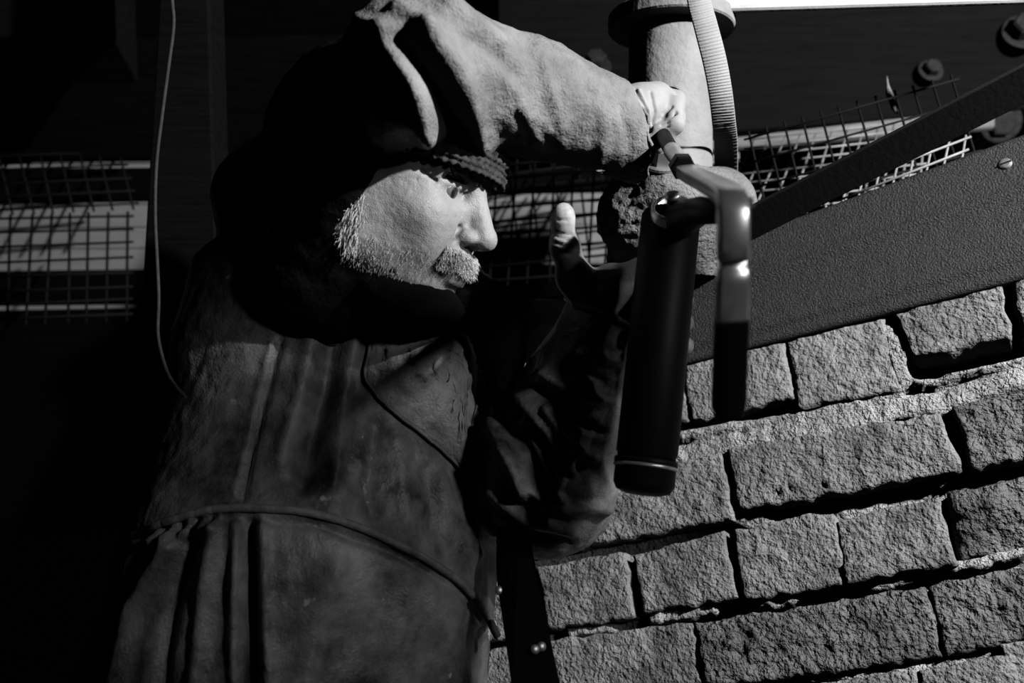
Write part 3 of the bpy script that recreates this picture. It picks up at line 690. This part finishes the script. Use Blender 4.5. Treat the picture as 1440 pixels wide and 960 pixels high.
beard = (((z < -0.066) & (x > 0.0) & (x < 0.085) & (z > -0.125)) | ((x < 0.022) & (x > -0.004) & (z < -0.028) & (z > -0.09))) & (ay > 0.02)
strands('beard', beard, 2600, 0.0052, 0.3, lambda p, n: np.array([0.15, 0, -0.8]) + 0.6 * n, M['hair'], 2, 0.00014)
side = (x < 0.018) & (x > 0.0) & (z < -0.03) & (z > -0.085) & (ay > 0.045)
strands('sideburn', side, 260, 0.012, 0.15, lambda p, n: np.array([0.12, 0, -1.0]) + 0.25 * n, M['hair'], 3, 0.0003)
brow = (z > 0.009) & (z < 0.020) & (ay > 0.012) & (ay < 0.05) & (nh[:, 0] > 0.2) & (x > 0.06)
strands('eyebrow', brow, 420, 0.009, 0.2, lambda p, n: np.array([-0.1, np.sign(p[1]) * 1.0, 0.15]) + 0.3 * n, M['hairdark'], 4, 0.00035)

# --- knitted beanie
s = Sculpt([-0.14, -0.115, -0.02], [0.14, 0.115, 0.17], 0.0017)
s.ell((-0.010, 0, 0.040), (0.113, 0.090, 0.104), 0.01)
s.ell((0.012, 0, 0.03), (0.096, 0.084, 0.05), 0.02)
# cut along the brim plane, tilted: low over the brow
bn = norm([0.10, 0, 1.0]); 
X, Y, Z = np.meshgrid(*s.ax, indexing='ij'); cut = -(X * bn[0] + Z * bn[2] - 0.027); s.f = np.maximum(s.f, cut.astype(np.float32))
th = np.linspace(0, 2 * math.pi, 60)
brimr = [np.array([0.010 + 0.0985 * math.cos(t), 0.0865 * math.sin(t), 0.0 ]) for t in th]
brimr = [b_ + np.array([0, 0, (0.033 - b_[0] * bn[0]) / bn[2]]) for b_ in brimr]
for a_, b_ in zip(brimr[:-1], brimr[1:]): s.cap(a_ , b_, 0.0078, 0.0078, 0.004)
for a_, b_ in zip(brimr[:-1], brimr[1:]): s.cap(a_ + [-.002 * a_[0] / .1, 0, 0.016], b_ + [-.002 * b_[0] / .1, 0, 0.016], 0.0085, 0.0085, 0.006)
Vk, Qk = s.mesh(); Vk = relax(Vk, Qk, 1); nk = vnormals(Vk, Qk)
tha = np.arctan2(Vk[:, 1], Vk[:, 0]); rowz = Vk[:, 2] / 0.0062
knit = 0.0013 * np.sin(tha * 74 + 0.9 * np.sin(rowz * 3.14)) + 0.0012 * np.cos(rowz * 6.283) + 0.0012 * vnoise(Vk, 230, 2)
Vk = Vk + nk * knit[:, None]
link_mesh('knitted_hat', h2c(Vk), hq(Qk), M['knit'], parent=man)

# --- black fleece collar, and a cowl added for the arm's shade on the head
s = Sculpt([-0.17, -0.135, -0.235], [0.15, 0.135, 0.16], 0.0034)
s.ell((-0.030, 0, 0.03), (0.116, 0.104, 0.118), 0.02)
s.cap((-0.02, 0, -0.05), (-0.045, 0, -0.115), 0.084, 0.072, 0.03)
s.ell((0.052, 0, -0.118), (0.058, 0.062, 0.028), 0.02)
X, Y, Z = np.meshgrid(*s.ax, indexing='ij')
# opening of the hood: everything forward of a slanted line, above the collar
line_f = 0.030 - 0.36 * (0.02 - Z)                 # x of the hood's edge at height Z, runs back towards the jaw
open1 = np.maximum(line_f - X, (-0.094 + 0.06 * (X - 0.03)) - Z)
s.f = np.maximum(s.f, -open1.astype(np.float32))
inner = np.sqrt(((X + 0.016) / 0.103) ** 2 + (Y / 0.084) ** 2 + ((Z - 0.03) / 0.103) ** 2) - 1
inner = np.minimum(inner * 0.09, np.sqrt(((X - 0.03) / 0.07) ** 2 + (Y / 0.066) ** 2 + ((Z + 0.03) / 0.095) ** 2) * 0.07 - 0.07)
s.f = np.maximum(s.f, -inner.astype(np.float32))
Vq, Qq = s.mesh(); nq = vnormals(Vq, Qq); Vq = relax(Vq, Qq, 1) + nq * (0.003 * vnoise(Vq, 60, 3))[:, None]
fleece_shade = link_mesh('hood', h2c(Vq), hq(Qq), M['hood'], parent=man); fleece_shade['label'] = 'black fleece hood and collar'

# --- coverall: trunk and both sleeves in one surface
TA = norm([0.87, 0.0, -0.5]); 
st = [(C(405, 1160, 0.95), 0.205, 0.15), (C(415, 960, 0.98), 0.205, 0.152), (C(448, 800, 1.00), 0.195, 0.15), (C(478, 650, 1.06), 0.188, 0.145),
      (C(488, 500, 1.10), 0.19, 0.14), (C(492, 420, 1.12), 0.175, 0.125), (C(510, 360, 1.12), 0.11, 0.10)]
R_SH, R_EL, R_MID, R_WR = C(398, 285, 1.04), C(585, 94, 0.85), C(745, 136, 0.93), C(905, 196, 0.995)
CUT_P, CUT_N = C(885, 190, 0.985), norm([0.93, 0.28, -0.25])
L_SH, L_EL, L_WR = C(640, 540, 1.17), C(768, 685, 0.985), C(855, 455, 0.965)
ext = np.array([C(x, y, d) for x, y, d in ((80, 1180, 0.8), (960, -40, 1.3), (100, 1180, 1.3), (960, -60, 0.75))])
s = Sculpt([-0.56, -0.56, -1.34], [0.24, 0.40, -0.72], 0.0036)
s.loft(st, TA, None)
s.chain([C(470, 420, 1.08), R_SH, (R_SH + R_EL) / 2, R_EL], [0.085, 0.072, 0.060, 0.062], 0.02)
s.chain([R_EL, R_MID, R_WR], [0.065, 0.056, 0.049], 0.018)
s.ell(C(612, 58, 0.86), (0.035, 0.030, 0.04), 0.02)
s.chain([C(570, 470, 1.14), L_SH, L_EL], [0.085, 0.08, 0.070], 0.03)
s.chain([L_EL, (L_EL + L_WR) / 2, L_WR], [0.072, 0.066, 0.050], 0.018)
sl_, X, Y, Z = s._box(CUT_P - 0.13, CUT_P + 0.13)
pd = (X - CUT_P[0]) * CUT_N[0] + (Y - CUT_P[1]) * CUT_N[1] + (Z - CUT_P[2]) * CUT_N[2]
s.f[sl_] = np.maximum(s.f[sl_], np.where(Y > 0.10, pd, -1).astype(np.float32))
s.cap(CUT_P - CUT_N * 0.03, CUT_P + CUT_N * 0.03, 0.034, 0.043, 0.004, 's')
Vc_, Qc_ = s.mesh(); Vc_ = relax(Vc_, Qc_, 2); nc = vnormals(Vc_, Qc_); PXc = pix(Vc_)
front = (nc[:, 2] * 0.9 - nc[:, 0] * 0.0) > -0.15
is_r = (Vc_[:, 2] > -1.05) & (PXc[:, 1] < 300) & (PXc[:, 0] > 380)          # raised sleeve
is_l = (PXc[:, 0] > 690) & (PXc[:, 1] > 380)
FOLD = [  # which, polyline, half width px, height m
 ('r', [(600, 40), (640, 95), (668, 170), (690, 235)], 16, 0.012), ('r', [(560, 60), (610, 120), (648, 190)], 13, -0.016), ('r', [(540, 45), (580, 110), (600, 190)], 14, 0.012),
 ('r', [(630, 5), (660, 30), (700, 60)], 12, 0.010), ('r', [(560, 10), (600, 40)], 12, 0.006), ('r', [(665, 55), (700, 75), (722, 105)], 9, -0.006),
 ('r', [(705, 100), (745, 160), (790, 200)], 8, 0.004), ('r', [(755, 70), (775, 120), (790, 180)], 9, 0.005), 
  ('r', [(835, 120), (850, 170), (845, 225)], 9, 0.005), ('r', [(870, 150), (885, 200), (880, 240)], 6, -0.003),
 ('r', [(730, 150), (755, 190)], 7, 0.006),  ('r', [(505, 28), (530, 40), (560, 40)], 8, 0.008),
 ('l', [(700, 570), (715, 620), (742, 690)], 8, 0.012), ('l', [(720, 565), (748, 620), (770, 690)], 7, -0.010), ('l', [(735, 560), (775, 610), (800, 660)], 8, 0.012),
 ('l', [(760, 548), (800, 585), (832, 600)], 7, -0.010), ('l', [(765, 530), (820, 560), (860, 565)], 8, 0.010), ('l', [(800, 515), (850, 535)], 7, -0.008), ('l', [(820, 500), (870, 510)], 7, 0.008),
 ('l', [(725, 640), (760, 700), (790, 705)], 6, 0.008), ('l', [(882, 545), (840, 610), (790, 690)], 3.5, -0.005), ('l', [(745, 690), (800, 720), (850, 712)], 8, 0.008),
 ('l', [(705, 600), (722, 650), (740, 700)], 6, 0.012), ('l', [(735, 590), (758, 640), (785, 680)], 6, 0.012), ('l', [(770, 575), (800, 620), (830, 640)], 6, 0.012), ('l', [(752, 600), (778, 645), (800, 668)], 5, -0.010), ('l', [(790, 570), (820, 600), (850, 610)], 5, -0.009), ('l', [(690, 690), (740, 730), (800, 745)], 9, 0.010), ('l', [(700, 720), (750, 755), (800, 765)], 7, -0.008), ('l', [(840, 640), (850, 680), (845, 720)], 8, 0.007),
 ('t', [(385, 478), (362, 560), (345, 640), (330, 692)], 5, 0.003), ('t', [(394, 478), (372, 560), (352, 640), (340, 700)], 5, -0.007),
 ('t', [(440, 470), (420, 560), (395, 650)], 14, 0.009), ('t', [(475, 460), (455, 560), (425, 680)], 14, -0.010), ('t', [(500, 470), (480, 570), (470, 680)], 13, 0.009),
 ('t', [(530, 600), (520, 680), (525, 720)], 14, -0.007), ('t', [(560, 620), (565, 690), (580, 750)], 14, 0.006), ('t', [(620, 680), (640, 740), (660, 790)], 13, 0.006), ('t', [(600, 660), (610, 740)], 10, -0.005),
 ('t', [(668, 640), (675, 700), (690, 760)], 9, -0.007), ('t', [(655, 665), (652, 710), (670, 780)], 8, 0.006),
 ('t', [(349, 735), (352, 850), (355, 980)], 9, -0.020), ('t', [(335, 735), (330, 850), (330, 980)], 8, 0.010), ('t', [(368, 735), (372, 850), (378, 980)], 8, 0.007),
 ('t', [(300, 750), (285, 850), (275, 960)], 12, 0.010), ('t', [(270, 755), (240, 850), (225, 960)], 12, -0.010), ('t', [(235, 770), (190, 850), (165, 960)], 12, 0.012), ('t', [(210, 780), (160, 860), (130, 940)], 10, -0.010),
 ('t', [(310, 722), (300, 745)], 5, 0.008), ('t', [(290, 725), (278, 748)], 5, 0.008), ('t', [(268, 730), (256, 752)], 5, 0.008), ('t', [(246, 735), (234, 758)], 5, 0.008), ('t', [(224, 742), (212, 764)], 5, 0.008),
 ('t', [(190, 752), (310, 727), (440, 735), (560, 778), (650, 833), (700, 900)], 7, -0.006),
 ('t', [(470, 800), (440, 880), (430, 960)], 22, 0.008), ('t', [(540, 830), (530, 900), (540, 980)], 20, -0.006), ('t', [(610, 850), (640, 920), (650, 980)], 18, 0.006),
]
disp = 0.003 * vnoise(Vc_, 22, 3) + 0.0018 * vnoise(Vc_ * [1.0, 0.5, 1.0] + 1, 80, 3)
sel_of = {'r': is_r & front, 'l': is_l & front & ~is_r, 't': front & ~is_r & (PXc[:, 0] < 720)}
for wh, ln, wd, ht in FOLD:
    sl_ = sel_of[wh]; ht = ht * 0.6 if wh == 'r' and wd < 11 else ht; disp[sl_] += ht * stroke_field(PXc[sl_], ln, wd)
Vc_ = Vc_ + nc * disp[:, None]
nc = vnormals(Vc_, Qc_)
cover = link_mesh('coverall', Vc_, Qc_, M['cloth'], parent=man)
# paler cloth for the lamp's light on the raised sleeve (faces of that sleeve beyond the elbow)
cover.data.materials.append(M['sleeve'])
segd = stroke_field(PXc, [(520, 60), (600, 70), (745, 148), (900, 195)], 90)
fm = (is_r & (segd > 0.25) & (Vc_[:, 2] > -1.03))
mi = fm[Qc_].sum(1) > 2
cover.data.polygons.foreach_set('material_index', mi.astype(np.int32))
bvh = BVHTree.FromPolygons([Vector(v) for v in Vc_], Qc_.tolist())
def onbody(px, py, off=0.0, default=0.95):
    r = Vector(C(px, py, 1.0)).normalized(); hit = bvh.ray_cast(Vector((0, 0, 0)), r)
    if hit[0] is None: return C(px, py, default)
    return np.array(hit[0]) + np.array(hit[1]) * off * (1 if hit[1].dot(r) < 0 else -1)
# sleeve hem of the raised arm
wdir = CUT_N; u_, v_ = frame_of(wdir)
ringp = [CUT_P + 0.0485 * (math.cos(t) * u_ + math.sin(t) * v_) for t in np.linspace(0, 2 * math.pi, 40)]
ringp = [p + wdir * 0.003 * math.sin(5 * i) for i, p in enumerate(ringp)]
link_mesh('cuff_hem', *tube(ringp, 0.0022, 8), M['sleeve'], parent=cover)
lw = norm(L_WR - L_EL); u_, v_ = frame_of(lw)
link_mesh('cuff_hem', *tube([L_WR + lw * 0.01 + 0.0505 * (math.cos(t) * u_ + math.sin(t) * v_) for t in np.linspace(0, 2 * math.pi, 40)], 0.003, 8), M['cloth'], parent=cover)
# waist piping
ln = spline([(185, 755), (240, 732), (310, 716), (380, 716), (440, 722), (505, 742), (560, 766), (610, 793), (650, 822), (680, 858), (700, 895)], 90)
link_mesh('waist_piping', *tube([onbody(x, y, 0.001) for x, y in ln], 0.0042, 8), M['piping'], parent=cover)
# chest pocket
poly = spline([(526, 440), (519, 480), (511, 522), (520, 548), (545, 575), (590, 612), (630, 645), (652, 662), (668, 650), (666, 610), (672, 560), (668, 510), (655, 455), (600, 425), (560, 425), (526, 440)], 100)[:-1]
cen = np.array([602, 500.0]); rings = 18; Vp_ = [onbody(*cen, 0.034)]; 
for k in range(1, rings + 1):
    t = k / rings
    for p in poly:
        q = cen + (p - cen) * t; pr = math.cos(t * math.pi / 2) ** 0.8
        low = max(0, (q[1] - 520) / 140)
        Vp_.append(onbody(q[0], q[1], 0.004 + 0.030 * pr + 0.004 * low * (1 - t) ))
npoly = len(poly); Fp_ = [[0, 1 + (i + 1) % npoly, 1 + i] for i in range(npoly)]
for k in range(rings - 1):
    for i in range(npoly):
        a_ = 1 + k * npoly; Fp_.append([a_ + i, a_ + (i + 1) % npoly, a_ + npoly + (i + 1) % npoly, a_ + npoly + i])
o_ = len(Vp_); Vp_ += [onbody(p[0], p[1], -0.004) for p in poly]; a_ = 1 + (rings - 1) * npoly
Fp_ += [[a_ + i, a_ + (i + 1) % npoly, o_ + (i + 1) % npoly, o_ + i] for i in range(npoly)]
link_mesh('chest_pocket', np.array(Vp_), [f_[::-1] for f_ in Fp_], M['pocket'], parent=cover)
link_mesh('pocket_stitching', *tube([onbody(p[0], p[1], 0.005) for p in poly[6:72]], 0.0018, 6), M['piping'], parent=cover)
# open jacket front hanging below the far elbow, with press studs
fr_px = spline([(702, 700), (735, 720), (752, 790), (768, 870), (785, 950), (805, 1040), (730, 1040), (718, 950), (708, 880), (698, 800), (702, 700)], 60)[:-1]
def flapp(p, off): return C(p[0], p[1], 0.955 - (p[1] - 700) * 0.0003 - off - 0.012 * math.sin((p[0] - 700) / 90 * math.pi))
k_ = len(fr_px); Vf = [flapp(p, 0.004) for p in fr_px] + [flapp(p, -0.004) for p in fr_px]
Ff = [list(range(k_))[::-1], [k_ + i for i in range(k_)]] + [[i, (i + 1) % k_, k_ + (i + 1) % k_, k_ + i] for i in range(k_)]
flap = link_mesh('jacket_front', np.array(Vf), Ff, M['hood'], parent=cover, smooth=False)
for p in ((752, 913), (761, 909), (702, 830)):
    link_mesh('press_stud', *lathe(flapp(p, 0.003), np.array([0.3, 0.4, 0.86]), [(0, 0.0048), (0.002, 0.0046), (0.0034, 0.0035), (0.004, 0.0015)], 18), M['steel'], parent=cover)
# fleece lining strip beside the pocket
P = spline([C(610, 398, 1.0), C(655, 415, 0.985), C(692, 455, 0.985), C(706, 505, 0.99), C(706, 540, 0.985), C(702, 575, 0.98)], 60)
V_, F_ = tube(P, np.interp(np.linspace(0, 1, 60), [0, 0.2, 0.6, 0.85, 1], [0.03, 0.032, 0.026, 0.014, 0.006]), 24); V_ = V_ + rng.normal(0, 0.0012, V_.shape)
link_mesh('fleece_lining', V_, F_, M['hood'], parent=cover)
# trouser legs and boots, down to the floor
hipW = toW(C(410, 1090, 0.97)); sdW = (TA @ RM); sdW = norm([sdW[0], sdW[1], 0])
for sg in (-1, 1):
    p0 = hipW + sdW * 0.085 * sg; foot = np.array([p0[0] + sg * 0.05 * sdW[0], p0[1] + 0.02, 0.0])
    knee = (p0 + foot) / 2 + np.array([0.03, -0.03, 0.02])
    pts = spline([p0 + np.array([0, 0, 0.06]), p0 - np.array([0, 0, 0.1]), knee, foot + np.array([0, 0, 0.10])], 20)
    V_, F_ = tube(pts, np.interp(np.linspace(0, 1, 20), [0, 0.2, 0.5, 1], [0.105, 0.108, 0.085, 0.075]), 24)
    link_mesh('coverall_leg', V_, F_, M['cloth'], parent=man, cs=False)
    fwW = norm([0.75, -0.35, 0]); sb_ = Sculpt([-0.16, -0.16, -0.02], [0.30, 0.20, 0.20], 0.008)
    sb_.chain([np.array([0, 0, 0.17]), np.array([0, 0, 0.055])], [0.05, 0.05], 0.02); sb_.chain([np.array([-0.02, 0, 0.045]), fwW * 0.16 + [0, 0, 0.04]], [0.045, 0.04], 0.02)
    V_, Q_ = sb_.mesh(); V_[:, 2] = np.maximum(V_[:, 2], 0.0)
    link_mesh('boot', V_ + foot, Q_, M['boot'], parent=man, cs=False)

# --- right hand, gloved, closed on the coupler
def px3(l, dd=0.0): return [C(p[0], p[1], p[2] + dd) for p in l]
DH = 0.028
s = Sculpt([0.09, 0.16, -1.14], [0.23, 0.32, -0.92], 0.0016)
s.chain(px3([(862, 168, 0.950), (892, 160, 0.972)], DH), [0.030, 0.030], 0.012)
s.ell(C(910, 158, 0.985 + DH), (0.030, 0.031, 0.036), 0.014)
s.ell(C(922, 150, 1.005 + DH), (0.022, 0.027, 0.034), 0.012)
fing = [
 [(926, 146, .986), (947, 151, .968), (948, 175, .950), (922, 183, .950)],
 [(926, 138, 1.006), (949, 142, 1.000), (950, 168, .990), (928, 178, .986)],
 [(922, 134, 1.026), (944, 138, 1.024), (947, 162, 1.012), (926, 172, 1.008)],
 [(916, 134, 1.044), (934, 138, 1.046), (938, 158, 1.034), (922, 168, 1.026)]]
for fpts in fing:
    P = px3(fpts, DH); s.chain(P, [0.0125, 0.0118, 0.0105, 0.0092], 0.004)
s.chain(px3([(892, 178, .962), (906, 196, .958), (922, 200, .956), (936, 192, .955)], DH), [0.014, 0.0125, 0.0115, 0.0095], 0.006)   # thumb
# glove creases
for a_, b_ in (((893, 128, .953), (905, 190, .950)), ((903, 130, .953), (914, 178, .950)), ((886, 132, .955), (897, 186, .948)), ((927, 150, .960), (932, 120, .985))):
    s.cap(C(a_[0], a_[1], a_[2] + DH), C(b_[0], b_[1], b_[2] + DH), 0.0016, 0.0012, 0.003, 's')
Vr, Qr = s.mesh(); Vr = relax(Vr, Qr, 1); PR = pix(Vr); nr = vnormals(Vr, Qr)
for ln, wd, ht in (([(893, 126), (908, 150), (912, 185)], 2.2, -0.0028), ([(884, 128), (899, 155), (902, 190)], 2.2, -0.0025), ([(915, 130), (921, 158), (914, 185)], 2.0, -0.0020), ([(898, 127), (912, 155), (914, 180)], 2.0, 0.002), ([(950, 158), (935, 166), (918, 172)], 2.6, -0.0045), ([(940, 178), (930, 186)], 1.8, -0.002), ([(933, 160), (945, 150)], 1.8, -0.002), ([(930, 176), (940, 172)], 1.6, -0.0025)):
    Vr = Vr + nr * (ht * stroke_field(PR, ln, wd) * (nr[:, 2] > -0.2))[:, None]
rh = link_mesh('glove', Vr, Qr, M['glove'], parent=man); rh['label'] = 'pale rubber glove closed on the coupler'

# ------------------------------------------------------------------ grease gun
gun = thing('grease_gun', 'lever grease gun with black barrel and worn steel lever in gloved hands', 'grease gun', toW(C(903, 690, 0.80)))
bt, bb = C(944, 300, 0.865), C(905, 684, 0.815); ba = norm(bb - bt); bl_ = np.linalg.norm(bb - bt)
link_mesh('barrel', *lathe(bt, ba, [(0, 0.0255), (0.004, 0.0275), (bl_ - 0.03, 0.0275), (bl_ - 0.028, 0.0262), (bl_ - 0.024, 0.0262)], 48), M['gunblack'], parent=gun)
link_mesh('end_cap', *lathe(bb - ba * 0.024, ba, [(0, 0.0282), (0.004, 0.0284), (0.006, 0.0272), (0.022, 0.0272), (0.028, 0.024), (0.031, 0.016), (0.032, 0.004)], 48), M['gunblack'], parent=gun)
link_mesh('cap_ring', *lathe(bb - ba * 0.019, ba, [(0, 0.0278), (0.001, 0.0286), (0.0022, 0.0286), (0.003, 0.0278)], 48), M['chrome'], parent=gun)
# head: cup with rim, bleeder stud, cross piece to the lever
hp = C(946, 300, 0.845); ha = norm([-0.12, 0.72, 0.68])
link_mesh('head_cap', *lathe(hp - ha * 0.016, ha, [(0, 0.0190), (0.012, 0.0200), (0.0225, 0.0200), (0.0240, 0.0190), (0.0240, 0.0165), (0.014, 0.0150), (0.014, 0.004)], 40), M['chrome'], parent=gun)
link_mesh('bleeder_stud', *lathe(hp - ha * 0.002, ha + np.array([0, 0.12, 0]), [(0, 0.010), (0.003, 0.010), (0.005, 0.0055), (0.018, 0.0055), (0.0185, 0.0072), (0.0220, 0.0072), (0.0230, 0.0055)], 20), M['steel'], parent=gun)
link_mesh('head_block', *tube([C(950, 312, 0.862), C(985, 296, 0.77), C(1026, 300, 0.600)], [0.019, 0.012, 0.007], 16), M['gunblack'], parent=gun)
# pipe, ferrule, nut
pip = spline(px3([(918, 172, 1.010), (930, 186, 0.985), (941, 206, 0.93), (952, 222, 0.89), (962, 238, 0.85)]), 20)
link_mesh('delivery_pipe', *tube(pip[:14], 0.0078, 16), M['gunblack'], parent=gun)
link_mesh('ferrule', *tube(pip[11:], [0.0085] * 6 + [0.0098, 0.0098, 0.0085], 16), M['chrome'], parent=gun)
na = norm(C(975, 252, 0.81) - C(955, 226, 0.875))
link_mesh('coupling_nut', *lathe(C(957, 231, 0.862), na, [(0, 0.0105), (0.002, 0.0122), (0.014, 0.0122), (0.016, 0.0105)], 6), M['gunblack'], parent=gun, smooth=False)
# lever: arm out of the nut, bend, long handle of folded strip
def strip(path, wv, t, name, m):
    V = []; n = len(path)
    for i, (p, hw, wd_) in enumerate(path):
        tt = norm(path[min(i + 1, n - 1)][0] - path[max(i - 1, 0)][0]); wdv = norm(wd_ - tt * (wd_ @ tt)); nn = np.cross(tt, wdv)
        for a_, b_ in ((-1, -.75), (-.8, -1), (.8, -1), (1, -.75), (1, .75), (.8, 1), (-.8, 1), (-1, .75)): V.append(p + wdv * hw * a_ + nn * t * b_)
    Fs = []
    for i in range(n - 1):
        for k in range(8): Fs.append([i * 8 + k, i * 8 + (k + 1) % 8, (i + 1) * 8 + (k + 1) % 8, (i + 1) * 8 + k])
    Fs += [list(range(8))[::-1], [(n - 1) * 8 + k for k in range(8)]]
    return link_mesh(name, np.array(V), Fs, m, parent=gun)
wx = np.array([1.0, 0.1, 0])
path_a = [(C(964, 241, 0.842), 0.0085, wx), (C(975, 247, 0.80), 0.0090, wx), (C(990, 254, 0.745), 0.0092, wx), (C(1005, 262, 0.685), 0.0093, wx), (C(1018, 269, 0.630), 0.0094, wx), (C(1027, 275, 0.594), 0.0095, wx), (C(1030, 284, 0.577), 0.0095, wx), (C(1031, 300, 0.571), 0.0095, wx), (C(1031, 340, 0.577), 0.0095, wx), (C(1031, 364, 0.581), 0.0095, wx)]
strip(path_a, None, 0.0060, 'lever_arm', M['chrome'])
path_h = [(C(1031, 362, 0.583), 0.0084, wx), (C(1031, 374, 0.586), 0.0084, wx), (C(1031, 382, 0.585), 0.0097, wx), (C(1030, 396, 0.585), 0.0099, wx), (C(1029, 440, 0.599), 0.0101, wx), (C(1028, 470, 0.608), 0.0101, wx)]
path_g = [(C(1029, 446, 0.601), 0.0096, wx), (C(1029, 450, 0.602), 0.0105, wx), (C(1027, 500, 0.618), 0.0108, wx), (C(1025, 560, 0.640), 0.0112, wx), (C(1024, 576, 0.645), 0.0107, wx), (C(1024, 584, 0.647), 0.0084, wx)]
strip(path_g, None, 0.0068, 'grip', M['gunblack'])  # steel lever's dark reflection, put in as a separate black end
strip(path_h, None, 0.0060, 'lever_handle', M['chrome'])
hexbolt('pivot_pin', C(1050, 285, 0.580), np.array([1.0, 0.1, 0.1]), 0.004, 0.004, M['steel'], parent=gun, washer=False)

# --- left hand, gloved, round the barrel with the thumb up
s = Sculpt([0.03, -0.02, -1.02], [0.22, 0.16, -0.80], 0.0018)
s.chain(px3([(858, 490, .965), (856, 440, .955)]), [0.032, 0.034], 0.014)
s.ell(C(862, 424, .945), (0.034, 0.040, 0.026), 0.016)
for k in range(4):
    y_ = 382 + k * 32
    s.chain(px3([(878, y_ + 6, .935), (902, y_ - 2, .935), (930, y_, .922), (952, y_ + 4, .905), (962, y_ + 8, .885)]), [0.0135, 0.013, 0.0118, 0.0112, 0.0095], 0.004)
s.chain(px3([(838, 432, .945), (808, 390, .94), (794, 346, .912), (790, 306, .905)]), [0.021, 0.0175, 0.0135, 0.0112], 0.010)
s.ell(C(793, 305, .902), (0.0105, 0.014, 0.010), 0.006)
Vl, Ql = s.mesh(); Vl = relax(Vl, Ql, 1); PL = pix(Vl); nl = vnormals(Vl, Ql)
for ln, wd, ht in (([(776, 326), (805, 331)], 2, -0.0018), ([(780, 336), (804, 345)], 2.2, 0.0026), ([(778, 331), (802, 338)], 1.8, -0.002), ([(778, 344), (800, 351)], 2.2, 0.0026), ([(779, 340), (800, 346)], 1.8, -0.0022), ([(784, 309), (798, 310)], 2, -0.0014), ([(785, 355), (802, 358)], 2, -0.002)):
    Vl = Vl + nl * (ht * stroke_field(PL, ln, wd) * (nl[:, 2] > -0.2))[:, None]
lh = link_mesh('glove', Vl, Ql, M['gloveworn'], parent=man); lh['label'] = 'soiled glove gripping the black barrel, thumb upright'

for o in bpy.data.objects:
    if '_base' in o: del o['_base']
